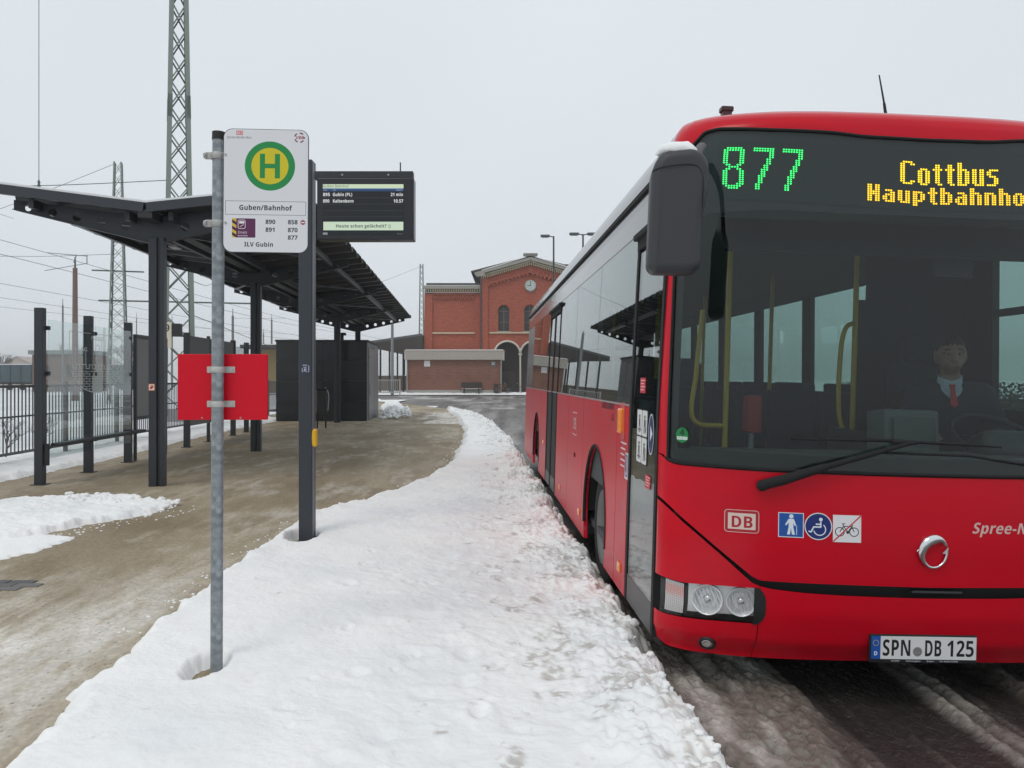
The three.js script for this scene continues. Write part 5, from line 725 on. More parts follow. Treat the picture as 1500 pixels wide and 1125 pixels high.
  mesh('lips', rbox(0.046, 0.011, 0.014, 0.005, 0, 0.706, 0.150), std([0.16, 0.075, 0.06], 0.5), t);
  mesh('tie', [ext(shapeOf([[-0.018, 0.585], [0.018, 0.585], [0.011, 0.555], [0.022, 0.45], [0, 0.43], [-0.022, 0.45], [-0.011, 0.555]]), 0.012, 0.004).applyMatrix4(new THREE.Matrix4().makeRotationX(-0.42)).translate(0, 0.045, 0.325)], std([0.55, 0.03, 0.05], 0.6), t);
  mesh('hair', fieldMesh([0, 0.80, 0.03], 0.15, 60, (x, y, z) => Math.max(ell([0, 0.787, 0.040], [0.086, 0.114, 0.104])(x, y, z) - 0.002 * Math.sin(x * 260) * Math.cos(z * 210), -(y - 0.815 + 1.25 * Math.max(0, 0.085 - z) - 0.1 * Math.max(0, z - 0.085)))), std([0.02, 0.015, 0.012], 0.8), t);
  for (const s of [-1, 1]) { const eye = mesh('eye', new THREE.SphereGeometry(0.0125, 12, 8).scale(1.25, 0.75, 1).translate(s * 0.032, 0.772, 0.134), std([0.28, 0.26, 0.24], 0.3), t); mesh('pupil', new THREE.SphereGeometry(0.0075, 10, 8).translate(s * 0.030, 0.772, 0.1415), M.black, eye); mesh('eyebrow', rbox(0.040, 0.009, 0.014, 0.004, s * 0.034, 0.798, 0.1425, 0, 0, -s * 0.12), std([0.02, 0.015, 0.012], 0.8), t); }
}

// ---------- station, kiosk and what stands round them ----------
const brickTex = dataTex(512, 512, (u, v) => { const r = v * 28, row = Math.floor(r), c = (u * 8 + (row % 2) * 0.5), col = Math.floor(c), j = (r - row < 0.14 || c - col < 0.06) ? 1 : 0, k = hash(col % 8, row, 9), n = tileN(u, v, 8, 4, 501); let q = mixc([140, 66, 48], [172, 88, 66], k * 0.7 + (n - 0.4)); return j ? mixc(q, [150, 110, 92], 0.5) : q; });
const brick = std([1, 1, 1], 0.85, 0, { map: rep(brickTex, 0.5) }), brickDark = brick;
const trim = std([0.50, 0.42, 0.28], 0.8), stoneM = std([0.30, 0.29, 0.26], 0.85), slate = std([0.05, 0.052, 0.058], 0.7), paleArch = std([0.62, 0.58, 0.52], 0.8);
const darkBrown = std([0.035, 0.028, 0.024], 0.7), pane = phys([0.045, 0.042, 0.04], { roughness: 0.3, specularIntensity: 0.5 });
{
  const D = 86, k = D / F, sx = px => (px - CX) * k, sy = py => Math.max(0, EYE - (py - HY) * k), t = thing('station_building', 'red brick station building with gable clock and arched windows', 'building', [sx(777), 0, -D]);
  const lx = px => (px - 777) * k;
  const win = (cx, y0, y1, r) => { const h = new THREE.Path(); h.moveTo(lx(cx) - r, y0); h.lineTo(lx(cx) + r, y0); h.lineTo(lx(cx) + r, y1 - r); h.absarc(lx(cx), y1 - r, r, 0, PI); h.lineTo(lx(cx) - r, y0); return h; };
  // middle block
  const wall = shapeOf([[lx(704), 0], [lx(850), 0], [lx(850), sy(406)], [lx(777), sy(385)], [lx(704), sy(406)]]);
  const wins = [738, 776, 815], arcs = [743, 781, 819, 705 + 152].slice(0, 3);
  for (const c of wins) wall.holes.push(win(c, sy(485), sy(447), 0.60)); for (const c of arcs) wall.holes.push(win(c, 0.02, sy(501), 1.28));
  mesh('gable_wall', ext(wall, 0.45).translate(0, 0, -0.45), brick, t);
  for (const px of [704, 839]) mesh('pilaster', box(11 * k, sy(408), 0.14, lx(px + 5.5), sy(408) / 2, 0.07), brick, t);
  for (const c of wins) {
    const w = new THREE.Group(); w.name = 'window'; t.add(w); const y0 = sy(485), y1 = sy(447), x = lx(c);
    const pa = new THREE.Shape(); pa.moveTo(x - 0.6, y0); pa.lineTo(x + 0.6, y0); pa.lineTo(x + 0.6, y1 - 0.6); pa.absarc(x, y1 - 0.6, 0.6, 0, PI); mesh('glass', ext(pa, 0.02).translate(0, 0, -0.32), pane, w);
    mesh('frame', [box(0.07, y1 - y0, 0.06, x, (y0 + y1) / 2, -0.28), box(1.2, 0.07, 0.06, x, y1 - 0.62, -0.28), box(1.2, 0.06, 0.06, x, y0 + 0.95, -0.28), box(0.08, y1 - y0 - 0.6, 0.06, x - 0.57, (y0 + y1 - 0.6) / 2, -0.28), box(0.08, y1 - y0 - 0.6, 0.06, x + 0.57, (y0 + y1 - 0.6) / 2, -0.28)], std([0.16, 0.13, 0.11], 0.7), w);
    mesh('arch_surround', new THREE.TorusGeometry(0.72, 0.11, 6, 20, PI).scale(1, 1, 0.4).translate(x, y1 - 0.6, 0.0), brickDark, w); mesh('sill', box(1.5, 0.12, 0.2, x, y0 - 0.06, 0.03), stoneM, w);
  }
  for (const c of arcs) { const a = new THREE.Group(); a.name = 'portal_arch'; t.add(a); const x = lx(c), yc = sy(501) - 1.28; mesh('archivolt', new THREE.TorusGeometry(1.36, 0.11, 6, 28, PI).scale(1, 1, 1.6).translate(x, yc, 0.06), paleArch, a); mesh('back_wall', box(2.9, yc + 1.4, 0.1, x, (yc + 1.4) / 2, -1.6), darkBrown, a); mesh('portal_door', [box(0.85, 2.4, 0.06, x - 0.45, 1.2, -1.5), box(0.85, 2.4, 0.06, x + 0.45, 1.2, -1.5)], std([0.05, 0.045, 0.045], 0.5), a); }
  for (const c of [762, 800]) mesh('portal_column', [cyl(V(lx(c), 0, 0.12), V(lx(c), sy(519), 0.12), 0.11, 0.10, 10), box(0.4, 0.16, 0.36, lx(c), sy(519), 0.12)], paleArch, t);
  // gable cornice: two raking stone bands, pale dentils, dark backing in their gaps, roof
  const rake = (y0, y1, w, h, z, mat, name, over = 0) => { for (const s of [-1, 1]) { const a = V(lx(777) + s * (lx(850) + 0.1 + over), sy(y0), z), b = V(0, sy(y1), z), d = b.clone().sub(a), L = d.length(), an = Math.atan2(d.y, d.x); const g = box(L, h, w, 0, 0, 0, 0, 0, an).translate((a.x + b.x) / 2, (a.y + b.y) / 2, z); mesh(name, g, mat, t); } };
  rake(402, 379.5, 0.7, 0.32, 0.15, stoneM, 'raking_cornice', 0.5); rake(398.5, 376, 13, 0.14, -6.2, slate, 'gable_roof', 0.9); rake(405.5, 383.5, 0.35, 0.10, 0.12, trim, 'raking_band', 0.2);
  const dent = [], corb = []; for (let s = -1; s <= 1; s += 2) for (let i = 0; i < 26; i++) { const u = (i + 0.5) / 26, x = s * lx(850) * u, y = lerp(sy(386.5), sy(407.5), u); dent.push(box(0.10, 0.26, 0.3, x, y, 0.12)); if (i % 1 === 0 && u < 0.84) corb.push(box(0.17, 0.42, 0.34, x, lerp(sy(397), sy(418), u) - (i % 2) * 0.2, 0.12)); }
  rake(407.3, 386.3, 0.1, 0.30, 0.03, darkBrown, 'dentil_backing', 0); mesh('dentil_row', dent, trim, t).userData.kind = 'stuff'; mesh('corbel_row', corb, brickDark, t).userData.kind = 'stuff';  // dark band added behind the dentils to deepen their gaps
  mesh('ridge_block', [box(1.3, 0.9, 1.0, 0, sy(378), -0.2), box(1.5, 0.14, 1.2, 0, sy(372.5), -0.2)], stoneM, t); mesh('snow_line', [-1, 1].map(s => { const a = V(s * lx(848), sy(396.5), 0.35), b = V(s * 0.5, sy(377), 0.35), d = b.clone().sub(a); return box(d.length(), 0.07, 0.4, 0, 0, 0, 0, 0, Math.atan2(d.y, d.x)).translate((a.x + b.x) / 2, (a.y + b.y) / 2, 0.2); }), M.pureSnow, t);
  const eave = [704, 850].map(px => box(0.9, 0.35, 0.9, lx(px), sy(403), 0.1)); mesh('eave_stone', eave, stoneM, t);
  // clock
  const ck = new THREE.Group(); ck.name = 'clock'; ck.position.set(0, sy(418.5), 0.06); t.add(ck);
  mesh('clock_rim', [cyl(V(0, 0, 0), V(0, 0, 0.12), 0.62, 0.60, 32), cyl(V(0, -0.6, 0.06), V(0, -0.8, 0.06), 0.1, 0.03, 6)], stoneM, ck);
  const dial = canvasTex(256, 256, x => { x.fillStyle = '#b7c0bd'; x.fillRect(0, 0, 256, 256); x.strokeStyle = '#3d4a48'; for (let k = 0; k < 12; k++) { x.lineWidth = k % 3 ? 9 : 14; const a = k * PI / 6; x.beginPath(); x.moveTo(128 + 96 * Math.cos(a), 128 + 96 * Math.sin(a)); x.lineTo(128 + 116 * Math.cos(a), 128 + 116 * Math.sin(a)); x.stroke(); } });
  mesh('dial', unitUV(new THREE.CircleGeometry(0.53, 32), 1.06, 1.06), std([1, 1, 1], 0.4, 0, { map: dial }), ck, true).position.z = 0.124;
  mesh('hour_hand', box(0.36, 0.06, 0.02, -0.15, 0, 0.14), M.black, ck); mesh('minute_hand', box(0.05, 0.48, 0.02, 0, 0.2, 0.16), M.black, ck);
  // side wing
  const z = -0.5; mesh('wing_wall', box(lx(704) - lx(621), sy(424), 12, (lx(704) + lx(621)) / 2, sy(424) / 2, z - 6), brick, t); mesh('middle_block', box(lx(850) - lx(704) - 0.2, sy(407), 10.5, 0, sy(407) / 2, -7.3), brick, t);
  for (const [a, b] of [[621, 633], [695, 704]]) mesh('wing_pilaster', box((b - a) * k, sy(430), 0.16, lx((a + b) / 2), sy(430) / 2, z + 0.08), brick, t); mesh('wing_panel_head', box((695 - 633) * k, 0.5, 0.16, lx(664), sy(428), z + 0.08), brick, t);
  mesh('wing_cornice', [box((704 - 619) * k, 0.34, 0.6, lx(661), sy(420.5), z + 0.2), box((704 - 622) * k, 0.10, 0.35, lx(663), sy(428), z + 0.2)], stoneM, t); mesh('wing_roof', box((704 - 624) * k, 0.2, 12.4, lx(664), sy(415.5), z - 6), slate, t); mesh('wing_snow', box((704 - 622) * k, 0.08, 0.5, lx(663), sy(418), z + 0.15), M.pureSnow, t);
  const wd = [], wc = []; for (let i = 0; i < 24; i++) wd.push(box(0.11, 0.26, 0.3, lx(622) + (i + 0.5) * 82 * k / 24, sy(424.8), z + 0.2)); for (let i = 0; i < 20; i++) wc.push(box(0.14, 0.40, 0.34, lx(634) + (i + 0.5) * 60 * k / 20, sy(434) - (i % 2) * 0.16, z + 0.05));
  mesh('dentil_backing', box(82 * k, 0.28, 0.1, lx(663), sy(424.8), z + 0.06), darkBrown, t); mesh('wing_dentil_row', wd, trim, t).userData.kind = 'stuff'; mesh('wing_corbel_row', wc, brickDark, t).userData.kind = 'stuff';  // same dark band behind the wing dentils, deepening the gaps
  mesh('string_course', [box(62 * k, 0.16, 0.2, lx(664), sy(487.5), z + 0.1), box(66 * k, 0.16, 0.2, lx(750), sy(487.5), 0.08), box(52 * k, 0.16, 0.2, lx(812), sy(487.5), 0.08)], trim, t);
  mesh('downpipe', cyl(V(lx(704.5), 0, 0.25), V(lx(704.5), sy(408), 0.25), 0.07), slate, t); mesh('chimney', box(0.7, 1.6, 0.7, lx(833), sy(393), -3), brickDark, t);
}
{ // low kiosk
  const D = 80.5, k = D / F, w = 142 * k, t = thing('brick_kiosk', 'low flat brick kiosk with pale ribbed roof edge before the station', 'building', [(665.5 - CX) * k, 0.1, -D]), h = (577 - 526) * k, lx = px => (px - 665.5) * k;
  const kb = std([0.95, 1, 1], 0.85, 0, { map: rep(dataTex(512, 512, (u, v) => { const r = v * 32, row = Math.floor(r), c = u * 8 + (row % 2) * 0.5, col = Math.floor(c), k2 = hash(col % 8, row, 19), n = tileN(u, v, 6, 4, 511), band = 0.2 * Math.sin(row * 1.9); let q = mixc([116, 72, 58], [146, 98, 80], k2 * 0.6 + (n - 0.35) + band); return (r - row < 0.16 || c - col < 0.07) ? mixc(q, [136, 112, 98], 0.55) : q; }), 0.5) });
  mesh('wall', box(w - 0.3, h, 5, 0, h / 2, -2.6), kb, t); mesh('plinth', box(w - 0.25, 0.42, 0.12, 0, 0.21, -0.06), std([0.34, 0.33, 0.31], 0.85), t);
  const fm = std([0.50, 0.47, 0.42], 0.7); mesh('roof_edge', box(w + 0.25, 0.86, 5.5, 0, h + 0.4, -2.5), fm, t); mesh('roof_cap', box(w + 0.35, 0.07, 5.6, 0, h + 0.86, -2.5), std([0.4, 0.3, 0.26], 0.7), t); mesh('roof_snow_cover', box(w + 0.1, 0.08, 5.3, 0, h + 0.93, -2.5), M.pureSnow, t);
  const ribs = []; for (let i = 0; i < 60; i++) ribs.push(box(0.05, 0.8, 0.04, -w / 2 + (i + 0.5) * w / 60, h + 0.4, 0.265)); mesh('edge_ribs', ribs, std([0.42, 0.39, 0.34], 0.7), t).userData.kind = 'stuff';
  mesh('white_notice', box(0.58, 0.58, 0.04, lx(625.5), (577 - 532) * k, -0.07), std([0.72, 0.72, 0.72], 0.6), t);
  mesh('rail_sign', box(0.5, 0.5, 0.04, lx(722.5), (577 - 532) * k, -0.07), std([1, 1, 1], 0.6, 0, { map: rep(canvasTex(64, 64, x => { x.fillStyle = '#5c6860'; x.fillRect(0, 0, 64, 64); x.strokeStyle = '#d6dcd6'; x.lineWidth = 8; x.beginPath(); x.moveTo(14, 14); x.lineTo(50, 50); x.moveTo(50, 14); x.lineTo(14, 50); x.stroke(); }), 1) }), t, true).geometry; 
  for (const px of [596.5, 734]) mesh('downpipe', cyl(V(lx(px), 0, 0.08), V(lx(px), h, 0.08), 0.06), std([0.35, 0.36, 0.36], 0.5, 0.4), t);
  const b = thing('bench', 'dark bench with backrest against the brick kiosk wall', 'bench', [(691 - CX) * k, 0.12, -D + 0.35]);
  mesh('seat', rbox(2.05, 0.08, 0.42, 0.01, 0, 0.46, 0.1), darkBrown, b); mesh('seat_snow', box(1.9, 0.05, 0.3, 0, 0.52, 0.1), M.pureSnow, b); mesh('backrest', rbox(2.05, 0.5, 0.06, 0.01, 0, 0.92, -0.12), darkBrown, b); for (const s of [-1, 1]) mesh('leg', box(0.1, 1.0, 0.4, s * 0.72, 0.3, 0.05).scale(1, 0.8, 1).translate(0, 0.05, 0), darkBrown, b);
  const bin = thing('litter_bin', 'dark boxy litter bin beside the kiosk corner', 'bin', [(727 - CX) * k, 0.12, -D + 0.4]); mesh('bin_body', rbox(0.45, 0.75, 0.4, 0.03, 0, 0.55, 0), darkBrown, bin); mesh('bin_lid', rbox(0.5, 0.06, 0.44, 0.02, 0, 0.95, 0), M.black, bin); mesh('leg', box(0.1, 0.24, 0.1, 0, 0.1, 0), M.black, bin);
}
function bicycle(label, x, z, turn, col) {
  const t = thing('bicycle', label, 'bicycle', [x, 0.2, z], turn, 'bicycles parked by the kiosk'), fr = std(col, 0.4);
  for (const s of [-0.53, 0.53]) { const g = new THREE.Group(); g.name = 'wheel'; g.position.set(s, 0.35, 0); t.add(g); mesh('tyre', new THREE.TorusGeometry(0.33, 0.02, 6, 28), M.rubber, g); const sp = []; for (let k = 0; k < 10; k++) { const a = k * PI / 5; sp.push(cyl(V(0, 0, 0), V(0.33 * Math.cos(a), 0.33 * Math.sin(a), 0), 0.003, 0.003, 4)); } mesh('spokes', sp, M.steel, g); }
  const A = V(-0.53, 0.35, 0), B = V(-0.05, 0.30, 0), C = V(-0.18, 0.80, 0), D = V(0.36, 0.82, 0), E = V(0.53, 0.35, 0), G = V(0.33, 0.95, 0);
  mesh('frame', [cyl(A, B, 0.014), cyl(A, C, 0.012), cyl(B, C, 0.018), cyl(B, D, 0.018), cyl(C, D, 0.017), cyl(E, G, 0.016)], fr, t); mesh('saddle', rbox(0.25, 0.06, 0.14, 0.025, -0.21, 0.88, 0), M.black, t); mesh('handlebar', tube([V(0.22, 1.0, -0.27), V(0.33, 0.98, -0.1), V(0.33, 0.98, 0.1), V(0.22, 1.0, 0.27)], 0.013), M.steel, t); mesh('pedals', [cyl(V(-0.05, 0.30, -0.1), V(-0.05, 0.30, 0.1), 0.05), box(0.1, 0.02, 0.08, 0.08, 0.2, 0.15)], M.black, t);
}
bicycle('brown bicycle leaning next to the kiosk downpipe', -0.95, -80.0, 0.2, [0.30, 0.14, 0.05]); bicycle('dark bicycle standing before the white station arch', 0.25, -80.4, -0.25, [0.03, 0.03, 0.035]);
{ // platform roof leaning on the station, with its posts
  const t = thing('platform_roof', 'dark lean-to platform roof joined to the station side wall', 'platform roof', [-9.4, 0, -86]);
  const y1 = 6.15, y0 = 5.2, W = 6.5, L = 60; mesh('roof_deck', flat(box(W, 0.16, L, 0, 0, 0, 0, 0, Math.atan2(y1 - y0, W))).translate(-W / 2, (y0 + y1) / 2, -L / 2), std([0.03, 0.028, 0.027], 0.8), t); mesh('roof_edge', bar(V(0, y1 + 0.12, 0), V(-W, y0 + 0.12, 0), 0.1, 0.24), std([0.10, 0.10, 0.105], 0.6), t); mesh('roof_end', ext(shapeOf([[0, y1], [-W, y0], [-W, y0 - 0.3], [-2, 4.4], [0, 4.2]]), 0.1), darkBrown, t);
  for (let i = 0; i < 7; i++) mesh('roof_post', cyl(V(-W + 0.8, 0, -1 - i * 7), V(-W + 0.8, y0 + 0.05, -1 - i * 7), 0.11), darkBrown, t); for (let i = 0; i < 7; i++) mesh('roof_post', cyl(V(-2.2, 0, -1.5 - i * 7), V(-2.2, y0 + 0.6, -1.5 - i * 7), 0.11), darkBrown, t);
  const u = thing('platform_roof', 'far dark platform roof on yellow brick walls behind the fence', 'platform roof', [-27.5, 0, -92]); mesh('roof_deck', rbox(5.5, 0.4, 26, 0.05, 0, 5.2, -12), std([0.035, 0.033, 0.033], 0.8), u); mesh('roof_snow_cover', box(5.4, 0.1, 25.6, 0, 5.45, -12), M.pureSnow, u); mesh('side_wall', box(3.4, 5, 18, -0.2, 2.5, -12), std([0.30, 0.22, 0.10], 0.85), u); for (let i = 0; i < 4; i++) mesh('roof_post', cyl(V(1.9, 0, -i * 6), V(1.9, 5.05, -i * 6), 0.12), darkBrown, u);
  const gp2 = at(579, 577, 80); const p = thing('flag_pole', 'slim grey pole standing left of the brick kiosk', 'pole', [gp2.x, 0, -78]); mesh('pole', cyl(V(0, 0, 0), V(0, 7.0, 0), 0.16, 0.13, 12), std([0.22, 0.23, 0.235], 0.5, 0.4), p); mesh('pole_top', cyl(V(0, 7.0, 0), V(0, 7.3, 0), 0.08, 0.02, 8), M.steel, p);
  const gate = thing('mesh_gate', 'low grey gate between the slim pole and the kiosk', 'gate', [-12.1, 0, -77.5]); mesh('gate_frame', [box(3, 0.07, 0.06, 0, 1.5, 0), box(3, 0.07, 0.06, 0, 0.3, 0)], M.steel, gate); for (let i = 0; i < 16; i++) mesh('bar', box(0.04, 1.3, 0.03, -1.45 + i * 0.193, 0.9, 0), M.steel, gate); for (const s of [-1.5, 1.5]) mesh('gate_post', box(0.1, 1.6, 0.1, s, 0.8, 0), M.steel, gate);
}
// street lamps behind the bus
{ const w = thing('platform_wall', 'low brown wall behind the platform roof posts', 'wall', [-15, 0, -112]); w.userData.kind = 'thing'; const wb = std([0.14, 0.11, 0.09], 0.9); mesh('wall_body', box(22, 2.0, 0.4, 0, 1.0, 0), wb, w); mesh('wall_coping', box(22.2, 0.12, 0.6, 0, 2.06, 0), M.pureSnow, w); }
function lamp(label, px, topY, D, arms) {
  const x = (px - CX) / F * D, h = EYE + (HY - topY) / F * D, t = thing('street_lamp', label, 'street lamp', [x, 0, -D], 0, 'street lamps by the station'); const lm = std([0.06, 0.062, 0.065], 0.5, 0.3);
  mesh('pole', cyl(V(0, 0, 0), V(0, h, 0), 0.075, 0.05, 10), lm, t); for (const s of arms) { mesh('arm', bar(V(0, h - 0.05, 0), V(s * 0.35, h + 0.02, 0), 0.06, 0.05), lm, t); mesh('lamp_head', [rbox(0.55, 0.13, 0.26, 0.05, s * 0.5, h + 0.02, 0), rbox(0.42, 0.05, 0.22, 0.02, s * 0.5, h - 0.05, 0)], std([0.10, 0.105, 0.11], 0.4), t); }
}
lamp('single-arm street lamp standing before the station clock', 811, 346, 48, [-1]); lamp('double-arm street lamp behind the bus roof', 854, 343, 46, [-1, 1]);

// ---------- railway ----------
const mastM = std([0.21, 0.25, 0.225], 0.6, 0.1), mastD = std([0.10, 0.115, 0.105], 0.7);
function latticeMast(label, x, z, w0, w1, H, segs, turn, leg, br, slow) {
  const t = thing('lattice_mast', label, 'mast', [x, -0.03, z], turn, 'lattice masts of the railway');
  const c = (i, y) => { const w = lerp(w0, w1, y / H) / 2; return V([-w, w, w, -w][i], y, [w, w, -w, -w][i]); };
  for (let i = 0; i < 4; i++) mesh('leg', bar(c(i, 0), c(i, H), leg, leg), i === 2 || i === 3 ? mastD : mastM, t);  // rear legs and braces use a darker copy, shade put into the colour
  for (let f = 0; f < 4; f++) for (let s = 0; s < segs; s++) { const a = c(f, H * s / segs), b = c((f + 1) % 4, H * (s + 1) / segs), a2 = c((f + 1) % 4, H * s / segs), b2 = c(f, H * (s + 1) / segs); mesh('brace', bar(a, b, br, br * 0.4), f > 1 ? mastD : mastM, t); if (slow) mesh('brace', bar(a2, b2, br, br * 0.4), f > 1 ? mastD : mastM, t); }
  return { t, c };
}
{
  const m1 = latticeMast('tall green-grey lattice mast rising behind the shelter roof', (262 - CX) / F * 33, -33, 1.08, 0.34, 23, 22, 0.42, 0.17, 0.105, true);
  for (let i = 0; i < 4; i++) { const p = m1.c(i, 12.1), q = m1.c(i, 13.0); mesh('splice_plate', bar(p, q, 0.19, 0.17), mastM, m1.t); }
  mesh('mast_foot', box(1.6, 0.5, 1.6, 0, 0.2, 0), std([0.4, 0.4, 0.4], 0.9), m1.t);
  const m2 = latticeMast('shorter lattice mast with crossarm left of the tall one', (173 - CX) / F * 55, -55, 1.15, 0.42, 16.2, 20, 0.3, 0.09, 0.055, true);
  mesh('cross_arm', [bar(V(-1.6, 8.9, 0), V(1.6, 8.9, 0), 0.09, 0.09), bar(V(-1.2, 6.9, 0), V(9, 6.9, 0.6), 0.10, 0.10)], mastD, m2.t);
  latticeMast('slim lattice mast beside the station wing', (617.5 - CX) / F * 104, -104, 0.75, 0.35, 16.2, 22, 0.2, 0.10, 0.06, true);
  const nt = canvasTex(128, 384, x => { x.fillStyle = '#cfc7b4'; x.fillRect(0, 0, 128, 384); x.fillStyle = '#24241f'; x.font = 'bold 150px sans-serif'; x.textAlign = 'center'; x.fillText('9', 64, 140); });
  const p = at(245, 491, 31.6), s = thing('number_board', 'cream board with a black nine fixed to the tall mast', 'sign', [p.x, p.y, p.z]); mesh('board', box(0.34, 1.0, 0.05), std([1, 1, 1], 0.6, 0, { map: nt }), s, true); mesh('board_box', rbox(0.3, 0.5, 0.3, 0.02, 0.34, 0.2, -0.1), M.black, s); mesh('bracket', bar(V(0.1, 0, -0.02), V(0.35, 0, -1.0), 0.06, 0.06), mastD, s);
}
function catPole(label, px, top, D, r, col, arm) {
  const x = (px - CX) / F * D, h = EYE + (HY - top) / F * D, t = thing('catenary_pole', label, 'pole', [x, -0.03, -D], 0, 'catenary poles of the railway'), cm = std(col, 0.8);
  mesh('pole', cyl(V(0, 0, 0), V(0, h, 0), r, r * 0.7, 10), cm, t); mesh('pole_tip', cyl(V(0, h, 0), V(0, h + 0.8, 0), r * 0.3, r * 0.2, 6), mastD, t);
  if (arm) { mesh('cantilever', [bar(V(0.9, h + 0.9, 0), V(-2.1, h + 1.15, 0), 0.06, 0.06), bar(V(0.9, h + 0.35, 0), V(-2.3, h - 0.2, 0), 0.05, 0.05), bar(V(0.9, h + 1.0, 0), V(0.9, h + 0.3, 0), 0.06, 0.06), bar(V(-0.1, h + 0.4, 0), V(0.1, h + 1.0, 0), 0.07, 0.07)], std([0.3, 0.31, 0.31], 0.5, 0.3), t); }
}
catPole('thick reddish catenary pole with bracket arm beyond the crest glass', 110, 392, 62, 0.24, [0.17, 0.11, 0.10], true);
catPole('thin grey catenary pole behind the crest glass', 92, 447, 92, 0.13, [0.16, 0.165, 0.165]);
catPole('grey catenary pole with cross arm seen over the red board', 341, 462, 95, 0.18, [0.15, 0.15, 0.15], false);
catPole('slender catenary pole between the two nearer roof posts', 398, 468, 120, 0.16, [0.15, 0.155, 0.155]);
catPole('short catenary pole seen low over the panel wall', 386, 488, 150, 0.16, [0.17, 0.175, 0.175]);
catPole('short catenary pole beyond the tall mast foot', 252, 470, 120, 0.16, [0.17, 0.16, 0.16]);
catPole('slim pole behind the poster case', 200, 466, 110, 0.09, [0.16, 0.165, 0.165]);
catPole('slim pole left of the black cabin', 460, 492, 130, 0.14, [0.16, 0.165, 0.165]);
{ // overhead wires
  const wm = std([0.07, 0.075, 0.08], 0.6, 0.3), wires = [
    [[-60, 274, 34], [247, 264, 33], 'wire from the tall mast running left above the roof'], [[-80, 335, 60], [168, 240, 55], 'wire from the shorter mast top sloping to the left'], [[-40, 362, 45], [520, 492, 120], 'contact wire sloping down past the reddish pole'], [[-40, 340, 48], [560, 497, 130], 'carrying wire sloping down past the reddish pole'],
    [[-40, 408, 60], [600, 512, 150], 'lower contact wire beyond the second mast'], [[-40, 430, 70], [600, 515, 150], 'lowest wire crossing behind the crest glass'], [[-30, 375, 62], [173, 372, 55], 'level wire from the second mast to the left'], [[-40, 445, 80], [430, 490, 140], 'faint wire low over the goods wagons'],
    [[283, 462, 33], [460, 520, 120], 'wire from the tall mast to the platform roof'], [[283, 412, 33.5], [312, 415, 60], 'short stay wire on the tall mast'], [[617, 390, 104], [470, 440, 70], 'wire from the slim station mast over the shelter'], [[341, 466, 95], [420, 466, 100], 'cross wire held by the pole over the red board'], [[-40, 300, 70], [20, 320, 70], 'hanger wire at the roof tip']];
  for (const [a, b, label] of wires) { const p = at(...a), q = at(...b), mid = p.clone().lerp(q, 0.5); mid.y -= p.distanceTo(q) * 0.006; tag(mesh('overhead_wire', tube([p, mid, q], 0.016, 5, 14), wm), label, 'wire', 'overhead wires of the railway'); }
  const h = thing('hanging_insulator', 'long hanging wire with insulator above the shelter roof tip', 'insulator', at(57, 276, 34).toArray()); mesh('hanger', cyl(V(0, 0.3, 0), V(0, 9.5, 0), 0.014, 0.014, 5), wm, h); mesh('insulator_body', new THREE.LatheGeometry([[0.02, -0.08], [0.12, -0.06], [0.05, 0.0], [0.07, 0.12], [0.04, 0.18], [0.06, 0.26], [0.02, 0.36]].map(a => new THREE.Vector2(...a)), 12), mastD, h);
}
function wagon(label, x, z, L) {
  const t = thing('goods_wagon', label, 'wagon', [x, 0, z], 0, 'goods wagons in the yard'), wm2 = std([0.05, 0.085, 0.10], 0.7); mesh('body', box(L, 2.5, 2.6, 0, 2.35, 0), wm2, t); for (let i = 0; i <= 10; i++) mesh('rib', box(0.16, 2.4, 0.1, -L / 2 + i * L / 10, 2.35, 1.33), std([0.035, 0.06, 0.072], 0.7), t); mesh('underframe', box(L, 0.3, 2.2, 0, 0.98, 0), M.black, t); mesh('snow_cover', box(L - 0.3, 0.12, 2.4, 0, 3.65, 0), M.pureSnow, t);
  for (const s of [-0.35, 0.35]) for (const q of [-0.9, 0.9]) mesh('wheel', cyl(V(s * L + q, 0.42, 1.0), V(s * L + q, 0.42, 1.15), 0.45, 0.45, 16), M.rubber, t);
}
wagon('dark teal goods wagon below the snowy house roofs', -76, -118, 15); wagon('dark teal goods wagon seen through the crest glass', -60, -118, 15);
{ // yard buildings
  const b = thing('brick_shed', 'small brown brick shed with grey roof behind the crest', 'building', [-56.5, 0, -105]); mesh('wall', box(6.5, 4.6, 6, 0, 2.3, 0), std([0.16, 0.105, 0.085], 0.9), b); mesh('roof', [box(7.2, 0.5, 6.6, 0, 4.9, 0)], std([0.22, 0.24, 0.23], 0.8), b); for (const s of [-1.6, 1.6]) mesh('window', box(1.1, 1.4, 0.05, s, 2.6, 3.02), pane, b);
  const house = (label, x, z, w) => { const t = thing('house', label, 'house', [x, 0, z], 0.2); mesh('wall', ext(shapeOf([[-w / 2, 0], [w / 2, 0], [w / 2, 3.6], [0, 7.0], [-w / 2, 3.6]]), 11).translate(0, 0, -11), std([0.42, 0.38, 0.33], 0.85), t); for (const s of [-1, 1]) mesh('roof', bar(V(s * (w / 2 + 0.3), 3.5, -5.5), V(0, 7.15, -5.5), 11.6, 0.2), std([0.42, 0.36, 0.34], 0.8), t); for (const s of [-1, 1]) mesh('window', box(1, 1.3, 0.06, s * w * 0.22, 1.9, 0.02), pane, t); };
  house('far house with reddish snowy roof above the goods wagons', -124, -205, 13); house('far house with pale grey gable beyond the wagons', -140, -212, 12); house('far house end left of the crest glass', -108, -215, 11);
}
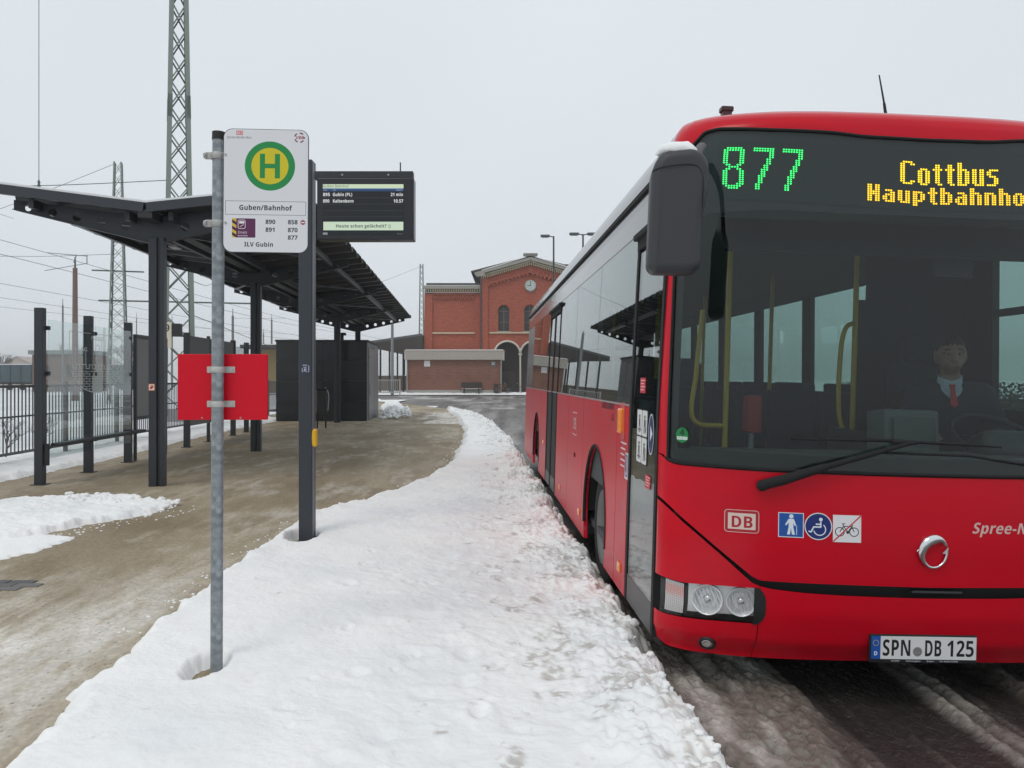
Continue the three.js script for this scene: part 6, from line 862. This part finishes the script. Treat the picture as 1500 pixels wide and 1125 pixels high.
// bare trees and bushes
function bareTree(name, label, category, x, z, H, depth, spread, r0, col, group, y = -0.03) {
  const t = thing(name, label, category, [x, y, z], 0, group), trunk = [], tw = [], m = std(col, 0.9);
  const grow = (p, d, len, r, lv) => { const q = p.clone().addScaledVector(d, len); (lv === 0 ? trunk : tw).push(flat(cyl(p, q, r, r * 0.7, lv < 2 ? 6 : 4))); if (lv >= depth) return; const n = lv === 0 ? 5 : 3; for (let k = 0; k < n; k++) { const nd = d.clone().add(V(rr(-1, 1), rr(-0.35, 0.7), rr(-1, 1)).multiplyScalar(spread)).normalize(); grow(q.clone().addScaledVector(d, -len * rr(0, 0.35)), nd, len * rr(0.55, 0.85), r * 0.62, lv + 1); } };
  grow(V(0, 0, 0), V(rr(-0.06, 0.06), 1, rr(-0.06, 0.06)).normalize(), H * 0.3, r0, 0); mesh('trunk', trunk, m, t); mesh('crown', tw, m, t);
}
[['bare tree beyond the parking side of the bus', 22, -24, 8], ['spreading bare tree past the driver window', 28, -30, 10], ['tall bare tree behind the hedge by the road', 34, -38, 11], ['bare tree at the end of the hedge', 30, -16, 9]].forEach(([l, x, z, H]) => bareTree('bare_tree', l, 'tree', x, z, H, 5, 0.6, 0.16, [0.06, 0.05, 0.045], 'bare trees beyond the road'));
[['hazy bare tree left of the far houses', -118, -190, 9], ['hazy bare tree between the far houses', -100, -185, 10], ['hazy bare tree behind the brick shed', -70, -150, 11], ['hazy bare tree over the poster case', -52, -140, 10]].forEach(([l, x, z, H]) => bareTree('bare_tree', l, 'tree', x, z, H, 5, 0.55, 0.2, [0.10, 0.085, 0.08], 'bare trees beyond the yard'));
[['leafless bush behind the railing below the crest', -10.2, -16.5, 1.3], ['leafless bush behind the railing near the poster case', -10.6, -18.5, 1.2], ['leafless bush behind the railing by the panel wall', -11.2, -24, 1.3]].forEach(([l, x, z, H]) => bareTree('bare_bush', l, 'bush', x, z, H, 4, 0.9, 0.015, [0.05, 0.04, 0.035], 'bare bushes behind the fence'));
{ // hedge and building on the far side of the road, seen through the bus
  const g = []; for (let k = 0; k < 9000; k++) { const x = 19 + rr(-0.7, 0.7), z = rr(-46, -8), y = rr(0, 1.5); const s = rr(0.03, 0.09); g.push(flat(new THREE.TetrahedronGeometry(s, 0).rotateX(rnd() * 6).rotateY(rnd() * 6).translate(x, y, z))); } const h = thing('hedge', 'dark evergreen hedge on the far side of the road', 'hedge', [0, 0, 0]); mesh('foliage', g, std([0.045, 0.055, 0.04], 0.9), h); mesh('stem', box(0.5, 0.9, 38, 19, 0.45, -27), std([0.04, 0.035, 0.03], 0.9), h);
}
scene.fog = new THREE.FogExp2(0xffffff, 0.0010);
scene.traverse(o => { if (o.isMesh) { o.castShadow = o.receiveShadow = true; } });
renderer.render(scene, camera);
